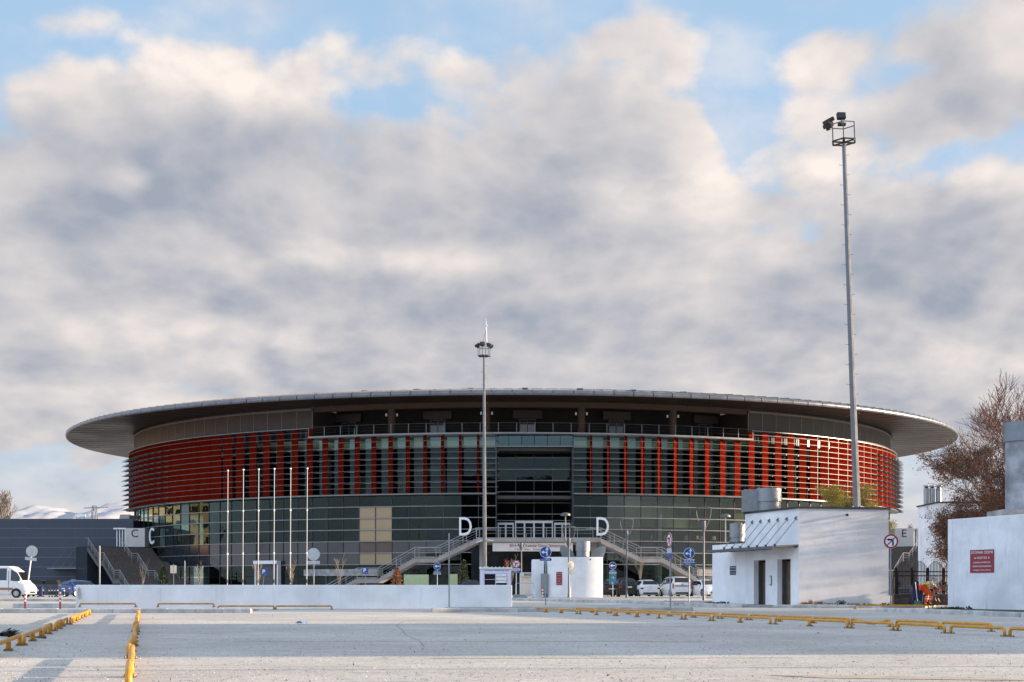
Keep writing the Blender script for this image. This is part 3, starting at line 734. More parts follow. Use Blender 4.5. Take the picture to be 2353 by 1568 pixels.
# ------------------------------------------------------------------ staircases
PROF = [(0, 6.42), (4.35, 4.40), (6.65, 4.40), (10.7, 2.20), (13.0, 2.20), (16.6, .25)]
def staircase(name, label, loc, heading, y0, y1, rails, tread, stringer, group, nostep=13, rail_infill=True):
    rz = math.atan2(heading[1], heading[0]); t = thing(name, label, 'staircase', (loc[0], loc[1], .25), rz, group)
    B = -.25
    for a, b in zip(PROF, PROF[1:]):
        (r0, z0), (r1, z1) = a, b; z0 += B; z1 += B
        if abs(z0 - z1) < .01:
            MB().box(r0 - .3, r1 + .02, y0 + .02, y1 - .02, z0 - .16, z0).build('landing', tread, t); continue
        dr, dz = (r1 - r0) / nostep, (z0 - z1) / nostep
        me = MB().box(-.03, dr + .001, y0 + .02, y1 - .02, -dz * .98, 0).mesh('step', tread)
        for i in range(nostep): place('step', me, t, (r0 + dr * i, 0, z0 - dz * (i + 1)+ .001))
    low = [(r, z + B - .62) for r, z in PROF]; up = [(r, z + B - .20) for r, z in PROF]
    low[-1] = (PROF[-1][0], B - .0 + .2); up[-1] = (PROF[-1][0] + .35, B + .25)
    low[-2] = (PROF[-2][0] + .25, low[-2][1])
    MB().prism(up + low[::-1], (0, y0, 0), (1, 0, 0), (0, 0, 1), (0, .18, 0)).build('stringer', stringer, t)
    MB().prism(up + low[::-1], (0, y1 - .18, 0), (1, 0, 0), (0, 0, 1), (0, .18, 0)).build('stringer', stringer, t)
    MB().prism([(r, z + .02) for r, z in up] + [(r, z + .02) for r, z in low[::-1]], (0, y0 + .19, 0), (1, 0, 0), (0, 0, 1), (0, y1 - y0 - .38, 0)).build('waist_slab', stringer, t)
    if y1 - y0 > 5:
        MB().box(-5.0, -.02, y0, y1, -.2, 6.42 + B - .02).build('head_platform', MT['hall_dark'], t)
    for yy in rails:
        mb = MB(); pts = [(r, yy, z + B + 1.0) for r, z in PROF]
        mb.tube([(-1.2, yy, 6.42 + B + 1.0)] + pts, .035, 6)
        if rail_infill:
            for h in (.72, .44): mb.tube([(r, yy, z + B + h) for r, z in PROF], .014, 4)
        hr = mb.build('handrail', MT['steel'], t, True)
        for a, b in zip(PROF, PROF[1:]):
            n = max(1, int((b[0] - a[0]) / 1.45))
            for i in range(n):
                u = i / n; r_ = a[0] + (b[0] - a[0]) * u; z_ = a[1] + (b[1] - a[1]) * u + B
                MB().box(r_ - .025, r_ + .025, yy - .025, yy + .025, z_ - .15, z_ + 1.0).build('baluster', MT['steel'], t)
    return t
R9 = R(8)
staircase('staircase', 'grey concrete staircase falling left from the entrance landing', (-3.8, 138.4), (-math.cos(R9), math.sin(R9)), -2.4, 0, (-2.28, -.12), MT['stair_tread'], MT['stair_concrete'], 'staircases of the arena')
staircase('staircase', 'sunlit concrete staircase falling right from the entrance landing', (9.45, 138.4), (math.cos(R9), math.sin(R9)), 0, 2.4, (.12, 2.28), MT['stair_tread'], MT['stair_concrete'], 'staircases of the arena')
staircase('staircase', 'wide brown staircase up to the kiosk marked C', (-53.7, 165.0), (.56, -.83), 0, 8.25, (.12, 4.3), MT['brown_tread'], MT['hall_joint'], 'staircases of the arena')
staircase('staircase', 'wide brown staircase below the kiosk marked E', (55.2, 163.0), (-.56, -.83), -8.25, 0, (-8.1, -4.3), MT['brown_tread'], MT['hall_joint'], 'staircases of the arena')
ld = thing('entrance_landing', 'raised concrete landing in front of the main glass doors', 'landing', (2.8, 143, .25))
MB().box(-3.8, 9.45, 138.2, 151.4, 5.93, 6.40).build('slab', MT['stair_concrete'], ld, world=True, bevel=.02)
mb = MB()
for z, w_ in ((7.45, .035), (7.15, .014), (6.85, .014)): mb.tube([(-2.9, 138.4, z), (8.6, 138.4, z)], w_, 6)
mb.build('railing', MT['steel'], ld, True, world=True)
for i in range(8): MB().box(-2.9 + i * 1.64 - .025, -2.9 + i * 1.64 + .025, 138.37, 138.43, 6.4, 7.45).build('baluster', MT['steel'], ld, world=True)
for x in (-3.2, 8.8): MB().box(x - .3, x + .3, 140.2, 140.8, .25, 5.93).build('pier', MT['stair_concrete'], ld, world=True)
bn = thing('banner_board', 'pale board with dark red championship lettering under the landing', 'banner', (2.2, 138.5, 4.95))
MB().box(-4.25, 4.25, -.05, .05, .0, .88).build('board', MT['board_white'], bn)
text('2014 FIBA Kadınlar Dünya Şampiyonası', .40, MT['banner_red'], bn, (.55, -.06, .58), bold=.006, squeeze=.94)
text('27 Eylül - 5 Ekim     İstanbul - Ankara', .26, mat('banner_grey', (.12, .06, .07), .6), bn, (-.1, -.06, .2), squeeze=.95)
def letter(label, ch, loc, h, m, rz=0.0, sx=1.0):
    t = thing('letter_sign', label, 'letter', loc, rz)
    text(ch, h * 1.42, m, t, (0, 0, h / 2), depth=.07, name='letter', squeeze=sx)
letter('tall white letter D beside the left staircase', 'D', (-4.95, 137.9, 6.45), 2.0, MT['sign_white'], 0, .74)
letter('tall white letter D beside the right sunlit staircase', 'D', (9.55, 137.9, 6.45), 2.0, MT['sign_white'], 0, .74)
letter('white letter C standing at the head of the left stairs', 'C', (-45.6, 165.2, 6.5), 2.1, MT['sign_white'], R(-55), .9)

# entrance kiosks on the side stairs
def side_kiosk(label, ch, sx):
    X = -48.9 if sx < 0 else 50.9
    t = thing('entrance_kiosk', label, 'kiosk', (X, 169.4, 6.42))
    s = -1 if sx < 0 else 1
    MB().box(-1.25, 1.25, 0, 3, 0, 2.45).build('body', MT['board_white'], t, bevel=.03)
    fr = MB()
    for i in range(4):
        fr.box(*(sorted((s * (1.28 + i * .42), s * (1.40 + i * .42)))), .1 + i * .22, 2.6, 0, 2.42)
    fr.box(*(sorted((s * 1.25, s * 2.85))), .05, 2.6, 2.3, 2.5)
    fr.build('door_frame', MT['alu_white'], t)
    MB().box(*(sorted((s * 1.3, s * 2.7))), 1.0, 1.05, .05, 2.3).build('door_glass', MT['dark_glass'], t)
    text(ch, 1.45, MT['sign_black'], t, (-.05, -.03, 1.72), depth=.02, name='letter')
side_kiosk('pale kiosk with a black letter C at the top of the left stairs', 'C', -1)
side_kiosk('pale kiosk with a black letter E behind the round turn sign', 'E', 1)

# grey panelled hall on the left
hall = thing('panelled_hall', 'long blue-grey hall of horizontal metal panels behind the left stairs', 'building', (-75, 172, .25))
zs = [.25] + [1.35 + 1.27 * k for k in range(8)]; zs[-1] = 10.08
for z0, z1 in zip(zs, zs[1:]):
    for k in range(8):
        x1 = -49.9 - k * 8; MB().box(x1 - 7.99, x1, 172, 172.12, z0 + .03, z1 - .03).build('wall_panel', MT['hall_panel'], hall, world=True)
    MB().box(-114, -49.9, 171.94, 172.03, z1 - .05, z1 + .03).build('joint_rail', MT['hall_joint'], hall, world=True)
MB().box(-114, -49.95, 172.14, 205, .25, 10.0).build('body', MT['hall_dark'], hall, world=True)
MB().box(-114, -49.85, 171.9, 172.4, 10.12, 10.22).build('roof_edge', MT['black_part'], hall, world=True)
MB().prism([(0, .25), (9, .25), (9, 10.0), (0, 10.05)], (-49.8, 172.1, 0), (.28, .96, 0), (0, 0, 1), (-.15, .05, 0)).build('return_wall', MT['hall_dark'], hall, world=True)
MB().box(-50.6, -49.4, 172.6, 173.4, 10.2, 10.7).build('roof_lamp', MT['black_part'], hall, world=True)
cp = thing('wall_canopy', 'thin metal canopy hung on rods from the grey hall', 'canopy', (gx(155, 171), 171, 3.6))
MB().box(-2.1, 2.1, -1.6, .9, .0, .12).build('canopy_sheet', MT['galv'], cp)
for x in (-1.6, -.5, .6, 1.6): MB().tube([(x, -1.2, .1), (x + 1.4, .9, 3.1)], .014, 5).build('tie_rod', MT['galv'], cp)
letter_wall = None

# ------------------------------------------------------------------ white walls and kiosks of the car park
def block(poly, z0, z1, base=None):
    mb = MB(); n = len(poly); mb.add([(x, y, z0) for x, y in poly] + [(x, y, z1) for x, y in poly],
        [tuple(range(n))[::-1], tuple(range(n, 2*n))] + [(i, (i+1) % n, n+(i+1) % n, n+i) for i in range(n)]); return mb
pw_ = thing('parapet_wall', 'long low white parapet wall across the middle of the car park', 'wall', (-10, 59.7, 0))
block([(-19.55, 58.5), (0.0, 60.0), (0.0, 60.28), (-19.58, 58.78)], -.05, 1.075).build('wall', MT['white_wall'], pw_, world=True, bevel=.015)
MB().lathe([(.0, 0), (.22, .02), (.30, .05), (.0, .055)], 9).build('spalled_patch', MT['kerb'], pw_).matrix_local = Matrix.Translation((-9.36, -1.29, .70)) @ Matrix.Rotation(R(90), 4, 'X') @ Matrix.Diagonal((.30, .95, .2, 1))

# lift house: footprint A (near corner), B (right), L (left)
A_, B_, L_, L2 = Vector((13.62, 62.0)), Vector((18.12, 62.8)), Vector((11.90, 66.62)), Vector((10.72, 69.85))
kz = 4.72
lh = thing('lift_house', 'white lift house with two lift doors, rod-hung canopy and streaky sunlit side', 'kiosk', (13.6, 64.5, .1))
uF = (L_ - A_).normalized(); nF = Vector((-uF.y, uF.x)); nF = nF if nF.x < 0 else -nF
def onface(t, d=0.0): q = A_ + (L_ - A_) * t + nF * d; return q
# front wall with two real door openings
segs = [(0, .144), (.385, .605), (.829, 1.0)]
def wallseg(t0, t1, z0, z1, name='front_wall', m='white_wall'):
    a, b, c, d = onface(t0), onface(t1), onface(t1, -.28), onface(t0, -.28)
    return block([(a.x, a.y), (b.x, b.y), (c.x, c.y), (d.x, d.y)], z0, z1)
mb = MB()
for a, b in segs: q = wallseg(a, b, .0, 2.34); mb.add(q.v, q.f)
q = wallseg(0, 1, 2.341, kz); mb.add(q.v, q.f); mb.build('front_wall', MT['white_wall'], lh, world=True)
nB = Vector(((B_ - A_).y, -(B_ - A_).x)).normalized()
bk = B_ + Vector((.7, 4.2)); bk2 = L_ + Vector((3.6, .6)); ai = onface(0, -.29)
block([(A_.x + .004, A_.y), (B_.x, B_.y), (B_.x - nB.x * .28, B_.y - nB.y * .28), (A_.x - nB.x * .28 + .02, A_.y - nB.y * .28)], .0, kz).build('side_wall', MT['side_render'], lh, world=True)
block([(B_.x - .28, B_.y + .2), (B_.x, B_.y + .004), (bk.x, bk.y), (bk.x - .28, bk.y)], .0, kz - .004).build('side_wall', MT['white_wall'], lh, world=True)
block([(bk.x, bk.y), (bk2.x, bk2.y), (L_.x, L_.y + .02), (L_.x + .3, L_.y - .25), (bk2.x, bk2.y - .3), (bk.x - .3, bk.y - .3)], .0, kz - .003).build('back_wall', MT['white_wall'], lh, world=True)
block([(A_.x - .1, A_.y - .08), (B_.x + .08, B_.y - .06), (bk.x + .08, bk.y + .05), (bk2.x, bk2.y + .08), (L_.x - .08, L_.y + .08)], kz + .002, kz + .10).build('roof_edge', MT['asphalt_roof'], lh, world=True)
# lower wing
c1, c2 = L_ + Vector((.004, .004)), L2
block([(c1.x, c1.y), (c2.x, c2.y), (c2.x + 3.2, c2.y + 1.2), (c1.x + 3.0, c1.y + 1.1)], .05, 3.24).build('lower_wing', MT['white_wall'], lh, world=True)
block([(c1.x + .1, c1.y), (c2.x + .5, c2.y - .1), (c2.x + 3.1, c2.y + 1.0), (c1.x + 3.0, c1.y + 1.0)], 3.242, 3.36).build('wing_roof_edge', MT['asphalt_roof'], lh, world=True)
for t0, t1 in ((.144, .385), (.605, .829)):
    tm = t0 + (t1 - t0) * .48
    dep = .55
    a, b, c, d = onface(t0 - .0, -.281), onface(t1 + .0, -.281), onface(t1, -dep - .25), onface(t0, -dep - .25)
    # reveal on the far side and lift door leaves
    mid = MB()
    for s0, s1, dd in ((t0 + .004, tm, -dep), (tm + .002, t1 - .004, -dep + .035)):
        p, q2 = onface(s0, dd), onface(s1, dd); mid.bar((p.x, p.y, 1.15), (q2.x, q2.y, 1.15), .05, 2.2)
    mid.build('lift_door', mat('lift_bronze', (.42, .29, .19), .35, .7, var=.15, scale=2), lh, world=True)
    for tt in (t0, t1):
        p, q2 = onface(tt, -.27), onface(tt, -dep - .1); MB().bar((p.x, p.y, 1.2), (q2.x, q2.y, 1.2), .10, 2.4).build('door_reveal', MT['galv_dark'], lh, world=True)
    p, q2 = onface(t0, -dep - .1), onface(t1, -dep - .1); MB().bar((p.x, p.y, 2.45), (q2.x, q2.y, 2.45), .9, .1).build('door_lintel', MT['galv_dark'], lh, world=True)
p = onface(.50, .03); o = MB().box(-.09, .09, -.02, .02, -.24, .24).build('call_panel', MT['galv'], lh, world=False); o.location = (p.x - 13.6, p.y - 64.5, 1.22 - .1 + .1); o.rotation_euler.z = math.atan2(-uF.y, -uF.x)
MB().box(-.06, .06, -.03, -.021, -.19, .19).build('call_buttons', MT['sign_white'], o)
# canopy with seven tie rods
can = MB(); cz0, cz1 = 3.02, 2.86
for i in range(7):
    t = .02 + i * .20
    if t > 1.25: t = 1.25
    a, b = onface(t, .01), onface(t, 1.42)
    can.bar((a.x, a.y, cz0 - .09), (b.x, b.y, cz1 - .07), .05, .11)
a, b, c, d = onface(-.0, .0), onface(-.0, 1.42), onface(1.28, 1.42), onface(1.28, .0)
cs = MB().add([(a.x, a.y, cz0), (b.x, b.y, cz1), (c.x, c.y, cz1), (d.x, d.y, cz0), (a.x, a.y, cz0 - .04), (b.x, b.y, cz1 - .04), (c.x, c.y, cz1 - .04), (d.x, d.y, cz0 - .04)],
              [(0,1,2,3),(7,6,5,4),(0,4,5,1),(1,5,6,2),(2,6,7,3),(3,7,4,0)])
cs.build('canopy_sheet', MT['galv_dark'], lh, world=True); can.build('canopy_ribs', MT['galv_dark'], lh, world=True)
g_ = MB(); g_.bar((b.x, b.y, cz1 - .02), (c.x, c.y, cz1 - .02), .07, .12); g_.build('canopy_gutter', MT['galv_dark'], lh, world=True)
for i in range(7):
    t = .03 + i * .162
    a, b = onface(t, .03), onface(t + .06, 1.05)
    za, zb = 4.27, cz1 + .12
    rd = MB().tube([(a.x, a.y, za), (b.x, b.y, zb)], .022, 6); rd.build('tie_rod', MT['galv'], lh, True, world=True)
    MB().prism([(0, -.1), (.12, -.02), (0, .1)], (a.x, a.y, za), (nF.x, nF.y, 0), (0, 0, 1), (uF.x * .05, uF.y * .05, 0)).build('rod_bracket', MT['galv_dark'], lh, world=True)
    MB().box(b.x - .05, b.x + .05, b.y - .05, b.y + .05, cz1 - .02, zb + .05).build('rod_foot', MT['galv_dark'], lh, world=True)
q = (A_ + (B_ - A_) * .53); MB().tube([(q.x, q.y + .05, 4.45), (q.x - .02, q.y - .22, 4.42)], [.05, .06], 8).build('security_camera', MT['black_part'], lh, True, world=True)
def wall_notice(parent, at, nv, uv, w, h, bg, fg, lines, label=None, name='notice_board'):
    """flat printed notice on a wall; uv points to the reader's right"""
    b = MB().box(-w/2, w/2, -.012, .0, -h/2, h/2).build(name, bg, parent)
    b.location = Vector(at) - parent.location; b.rotation_euler.z = math.atan2(uv.y, uv.x)
    if label: b['label'] = label
    for s_, sz, z_ in lines: text(s_, sz, fg, b, (0, -.014, z_), depth=.001)
    return b
uR = -uF
tt = 1.72 - .45
pL = L_ + (L2 - L_) * .36 + nF * .006
wall_notice(lh, (pL.x, pL.y, 1.86), nF, uR, .62, .46, MT['sign_navy'], MT['sign_white'], [('ÇALINMA, KAYBOLMA', .075, .14), ('HASAR DURUMLARINDA', .068, 0), ('MÜESSESEMİZ SORUMLU DEĞİLDİR', .043, -.14)], 'navy liability notice on the lower wing')
wall_notice(lh, (pL.x, pL.y, 2.34), nF, uR, .62, .40, MT['white_wall_stained'], MT['plate_grey'], [], 'faded blank notice on the lower wing')
def duct(name, label, base, prof, m='galv', parent=None, box=None):
    t = thing(name, label, 'duct', base)
    for i, (r0, z0, z1) in enumerate(prof):
        MB().lathe([(r0, z0), (r0, z1)], 28).build('duct_ring', MT[m], t, True)
        MB().lathe([(r0 * .86, z1 + .001), (r0 * .86, z1 + .004)], 28).build('duct_top', MT['black_part'], t)
    if box: MB().box(*box).build('duct_casing', MT[m], t)
duct('roof_duct', 'big round metal duct on the lift house roof', (gx(1766, 66.2), 66.2, kz + .1), [(.60, 0, .52), (.655, .50, 1.16)], box=(-1.25, -.5, -.2, .7, 0, 1.12))
duct('roof_duct', 'smaller round metal duct on the lower wing of the lift house', (gx(1695, 69.0), 69.0, 3.36), [(.36, 0, .30), (.42, .28, 1.0)], 'galv')

# rounded white drum kiosk
DX, DYc, DR = 5.2, 103.7, 4.6
dr = thing('drum_kiosk', 'white round-fronted kiosk with metal duct beside the parked cars', 'kiosk', (DX, 102, gz(100)))
pts = []
for i in range(15):
    a = R(-122 + i * 54 / 14.0); pts.append((DX - .0 + DR * math.cos(a) , DYc + DR * math.sin(a)))
pl = pts + [(pts[-1][0] + .1, 105), (pts[0][0] - .3, 105)]
block(pl, .1, 3.36).build('wall', MT['white_wall'], dr, True, world=True)
block([(x * 1 - (x - DX) * .02, y + .05) for x, y in pl], 3.362, 3.40).build('roof', MT['asphalt_roof'], dr, world=True)
MB().box(pts[0][0] - 1.2, pts[0][0] - .31, 100.4, 104.9, .1, 3.2).build('side_annex', MT['white_wall'], dr, world=True)
MB().box(pts[0][0] - .55, pts[0][0] - .03, 99.6, 100.1, .55, 2.1).box(pts[0][0] - .42, pts[0][0] - .12, 99.7, 100.0, .1, .55).build('electric_cabinet', MT['galv'], dr, world=True)
q = Vector((pts[3][0], pts[3][1])); a_ = R(-122 + 3 * 54 / 14.0)
wall_notice(dr, (q.x + math.cos(a_) * .02, q.y + math.sin(a_) * .02 - .0, 1.72), None, Vector((-math.sin(a_), math.cos(a_))), .46, 1.0, MT['sign_red_dark'], MT['sign_white'],
            [('OTOPARK ÖDEME', .05, .38), ('← NOKTASI ←', .05, .22), ('ÇALINMA', .06, .02), ('HASAR', .06, -.18), ('SORUMLU DEĞİLDİR', .042, -.38)], 'tall dark red payment notice on the drum kiosk')
MB().tube([(DX + .75, 99.25, 3.2), (DX + .75, 98.98, 3.17)], .05, 6).build('security_camera', MT['black_part'], dr, True, world=True)
duct('roof_duct', 'round metal duct on top of the white drum kiosk', (gx(1339.5, 102.5), 102.5, 3.40), [(.52, -.02, .52), (.57, .5, 1.25)])
def cowl(label, x, s):
    t = thing('vent_cowl', label, 'vent', (x, 104.2, 3.40)); mb = MB()
    prof = [(s * (.55 - .55 * math.cos(R(a))) , 1.0 * math.sin(R(a)) ) for a in range(0, 91, 15)]
    mb.prism([(0, 0)] + [(.95 - .95 * math.cos(R(a)), .95 * math.sin(R(a))) for a in range(0, 91, 10)] + [(1.1, .95), (1.1, .6), (.9, 0)], (-s * .5, -.5, 0), (s, 0, 0), (0, 0, 1), (0, 1.0, 0))
    mb.build('hood', MT['galv'], t)
    gr = MB()
    for k in range(5): gr.bar((s * .56, -.5 + .02, .1 + k * .17), (s * .62, .48, .1 + k * .17), .05, .03)
    gr.build('grille', MT['black_part'], t)
cowl('curved metal vent hood left of the drum kiosk duct', gx(1305, 104), -1)
cowl('curved metal vent hood right of the drum kiosk duct', gx(1374, 104), 1)

# right-hand walls
rw = thing('white_wall', 'white stained wall with the red payment notice at the right edge', 'wall', (20, 48, .1))
W0, W1 = Vector((17.62, 52.8)), Vector((25.4, 34.2))
block([(W0.x, W0.y), (W1.x, W1.y), (W1.x + 6, W1.y + 1.5), (W0.x + 6.5, W0.y + 2.5)], .0, 3.70).build('wall', MT['white_wall_stained'], rw, world=True, bevel=.02)
wu = (W1 - W0).normalized(); wn = Vector((wu.y, -wu.x)); wn = wn if wn.x < 0 else -wn
def wall_at_px(px):
    u = (px - CX) / F; t = (u * W0.y - W0.x) / (wu.x - u * wu.y); return W0 + wu * t
pn = wall_at_px(2257) + wn * .006
wall_notice(rw, (pn.x, pn.y, EYE + (HY - 1290) / F * pn.y), wn, wu, 1.30, .90, MT['sign_red_dark'], MT['sign_white'],
            [('OTOPARK ÖDEME', .145, .34), ('⇐ NOKTASI ⇐', .13, .13), ('ÇALINMA, KAYBOLMA,', .092, -.05), ('HASAR DURUMLARINDA', .092, -.20), ('MÜESSESEMİZ SORUMLU DEĞİLDİR.', .060, -.35)], 'red payment and liability notice with white lettering')
ch = thing('concrete_chimney', 'fat round concrete chimney behind the white wall at the right edge', 'chimney', (20.98, 53.4, 3.7))
MB().box(-1.05, 1.4, -.75, 1.4, .0, .42).build('plinth', MT['bare_concrete'], ch)
MB().lathe([(.76, .42), (.76, 3.25)], 32).build('shaft', mat('duct_grey', (.33, .345, .37), .6, .2, var=.3, scale=1.2, streak=.3), ch, True)
MB().lathe([(.84, 3.2), (.84, 3.98)], 32).build('cap_ring', mat('duct_cap', (.20, .22, .25), .5, .4, var=.1), ch, True)
w2 = thing('white_block', 'tall white windowless block behind the iron fence', 'building', (23.4, 76, .1))
MB().box(24.2, 32, 74, 77.8, .1, 5.78).build('wall', MT['white_wall_stained'], w2, world=True)
MB().box(24.12, 32.1, 73.92, 77.9, 5.782, 5.86).build('roof_edge', MT['asphalt_roof'], w2, world=True)
for i, (px, lb) in enumerate(((2128.5, 'left'), (2142, 'middle'), (2157, 'right'))):
    t = thing('flue_pipe', lb + ' of the three shiny flue pipes on the white block', 'flue', (gx(px, 76.6), 76.6, 5.86), group='shiny flue pipes')
    MB().lathe([(.15, 0), (.155, .95)], 14).build('pipe', MT['steel'], t, True); MB().lathe([(.11, .95), (.11, 1.05)], 10).build('gap', MT['black_part'], t); MB().lathe([(.19, 1.05), (.17, 1.12), (.02, 1.16)], 14).build('cap', MT['steel'], t, True)

# iron fence
fe = thing('iron_fence', 'black spiked iron fence on a dark stone base by the sweeper', 'fence', (gx(2115, 64.2), 64.2, .1))
x0, x1 = gx(2052, 64.2) - fe.location.x, gx(2181, 64.2) - fe.location.x
MB().box(x0, x1, -.15, .2, 0, .46).build('stone_base', MT['stone_dark'], fe); MB().box(x0, x1, -.2, .25, .461, .54).build('coping', MT['stone_dark'], fe)
for z in (.62, .72, 1.42, 1.62): MB().box(x0, x1, -.025, .025, z, z + .05).build('rail', MT['iron_black'], fe)
np_ = 5; pwid = (x1 - x0) / 3.55
for k in range(5):
    xx = x0 + .30 + (k - .0) * pwid - .15
    if xx < x1 + .01: MB().box(xx - .07, xx + .07, -.07, .07, .46, 1.72).lathe([(.055, 1.72), (.075, 1.78), (.02, 1.86)], 8, (xx, 0, 0)).build('post', MT['iron_black'], fe)
nn = int((x1 - x0) / .072); spk = {}
for i in range(nn):
    xx = x0 + .04 + i * .072; u = ((xx - x0 - .15) / pwid) % 1.0; h = round(1.86 + .34 * math.sin(math.pi * u) ** 1.0, 2)
    if h not in spk: spk[h] = MB().box(-.013, .013, -.013, .013, .5, h - .1).lathe([(.013, h - .1), (.028, h - .06), (.002, h)], 5).mesh('picket', MT['iron_black'])
    place('picket', spk[h], fe, (xx, 0, 0))
for xx in (x0 + .25, x0 + 1.1, x1 - .32):
    rg = MB(); rg.tube([(xx + .15 * math.cos(R(a)), -.03, 1.05 + .15 * math.sin(R(a))) for a in range(0, 361, 30)], .025, 5); rg.build('rosette', MT['iron_black'], fe)
    MB().lathe([(.0, 0), (.07, .0), (.07, .03), (0, .03)], 10).build('rosette_boss', MT['iron_black'], fe).matrix_local = Matrix.Translation((xx, -.02, 1.05)) @ Matrix.Rotation(R(90), 4, 'X')

# payment booth
bx = thing('payment_booth', 'small pale lilac payment booth with sliding window behind the parapet', 'booth', (gx(1139, 100), 101, gz(100)))
MB().box(-1.18, 1.18, -1.1, 1.2, .0, 2.25).build('body', MT['booth_white'], bx, bevel=.06)
MB().box(-1.26, 1.26, -1.22, 1.3, 2.252, 2.36).build('roof', MT['sign_white'], bx, bevel=.03)
for i in range(9): MB().tube([(-1.2 + i * .3, -1.24, 2.38), (-1.2 + i * .3, 1.3, 2.38)], .05, 6).build('roof_rib', MT['sign_white'], bx, True)
f_ = MB().box(-.92, .92, -1.14, -1.101, .95, 1.02).box(-.92, .92, -1.14, -1.101, 1.86, 1.93).box(-.92, -.85, -1.14, -1.101, 1.021, 1.859).box(.85, .92, -1.14, -1.101, 1.021, 1.859).box(-.03, .03, -1.14, -1.101, 1.021, 1.859)
wf = f_.build('window_frame', MT['booth_frame'], bx)
MB().box(-.85, .85, -1.12, -1.105, 1.02, 1.86).build('pane', MT['dark_glass'], wf); MB().box(-.84, -.04, -1.15, -1.121, 1.43, 1.46).build('glazing_bar', MT['booth_frame'], wf)
nb_ = MB().box(.04, .84, -1.16, -1.141, 1.18, 1.85).build('window_notice', MT['sign_white'], bx); text('OTOPARK', .17, MT['sign_red'], nb_, (.44, -1.165, 1.64)); text('ÖDEME NOKTASI', .105, MT['sign_red'], nb_, (.44, -1.165, 1.36))
text('OTOPARK ÖDEME NOKTASI', .145, MT['sign_navy'], bx, (.05, -1.11, 2.12)); 
bw = MB().box(1.181, 1.2, -.6, .5, 1.0, 1.85).build('side_window', MT['dark_glass'], bx)

# press gate
pg = thing('press_gate', 'white barred gate under a board reading BASIN - PRES', 'gate', (gx(1221, 118), 118, gz(118)))
MB().box(-1.05, 1.25, -.06, .06, 1.78, 2.18).build('board', MT['board_white'], pg); text('BASIN - PRES', .29, MT['sign_black'], pg, (.18, -.07, 1.98), bold=.008)
for x in (-1.0, .02, 1.2): MB().box(x - .04, x + .04, -.04, .04, 0, 1.78).build('gate_post', MT['alu_white'], pg)
bm_ = MB().box(-.02, .02, -.015, .015, .1, 1.2).mesh('gate_bar', MT['alu_white'])
for i in range(20): place('gate_bar', bm_, pg, (-.95 + i * .112, 0, 0))
for z in (.1, 1.2): MB().box(-1.0, 1.2, -.03, .03, z, z + .05).build('gate_rail', MT['alu_white'], pg)
MB().box(-1.05, 1.25, .5, .6, .0, 1.75).build('beige_hut_wall', MT['sign_beige'], pg)
bar = thing('crowd_barrier', 'blue-topped steel crowd barrier before the press gate', 'barrier', (gx(1206, 97), 97, gz(97)))
mb = MB().tube([(-.68, 0, .12), (-.68, 0, 1.08), (-.62, 0, 1.16), (.62, 0, 1.16), (.68, 0, 1.08), (.68, 0, .12)], .025, 6); mb.build('frame', mat('barrier_blue', (.25, .40, .55), .5), bar, True)
MB().tube([(-.66, 0, .3), (.66, 0, .3)], .02, 5).build('lower_rail', MT['steel'], bar)
for x in (-.68, .68): MB().tube([(x, -.3, .02), (x, 0, .22), (x, .3, .02)], .025, 5).build('foot', MT['steel'], bar)

# ------------------------------------------------------------------ light masts, flag poles, lamps
def head_set(t, zt, s, lamps):
    rr = .62 * s
    for k in range(6):
        a = R(k * 60 + 15); b = R(k * 60 + 75)
        pa, pb = (rr * math.cos(a), rr * math.sin(a)), (rr * math.cos(b), rr * math.sin(b))
        MB().bar((*pa, zt + .06), (*pb, zt + .06), .10, .06).build('platform_edge', MT['black_part'], t)
        MB().bar((*pa, zt + .92 * s), (*pb, zt + .92 * s), .045, .045).build('top_rail', MT['galv_dark'], t)
        MB().bar((*pa, zt + .09), (*pa, zt + .92 * s), .045, .045).build('basket_post', MT['galv_dark'], t)
        MB().bar((0, 0, zt + .03), (*pa, zt + .03), .14, .05).build('platform_arm', MT['black_part'], t)
    for x, y, z, tilt, rz_, w_, h_ in lamps:
        o = MB().box(-w_/2, w_/2, -.10, .12, -h_/2, h_/2).box(-w_*.3, w_*.3, .121, .26, -h_*.3, h_*.3).build('floodlight', MT['black_part'], t, bevel=.02)
        o.location = (x, y, zt + z); o.rotation_euler = (tilt, 0, rz_)
        MB().box(-w_/2 + .04, w_/2 - .04, -.112, -.101, -h_/2 + .04, h_/2 - .04).build('lamp_glass', MT['dark_glass'], o)
        MB().bar((x, y, zt + z - h_ * .4), (x * .8, y * .8, zt + .9 * s), .05, .05).build('lamp_stem', MT['galv_dark'], t)
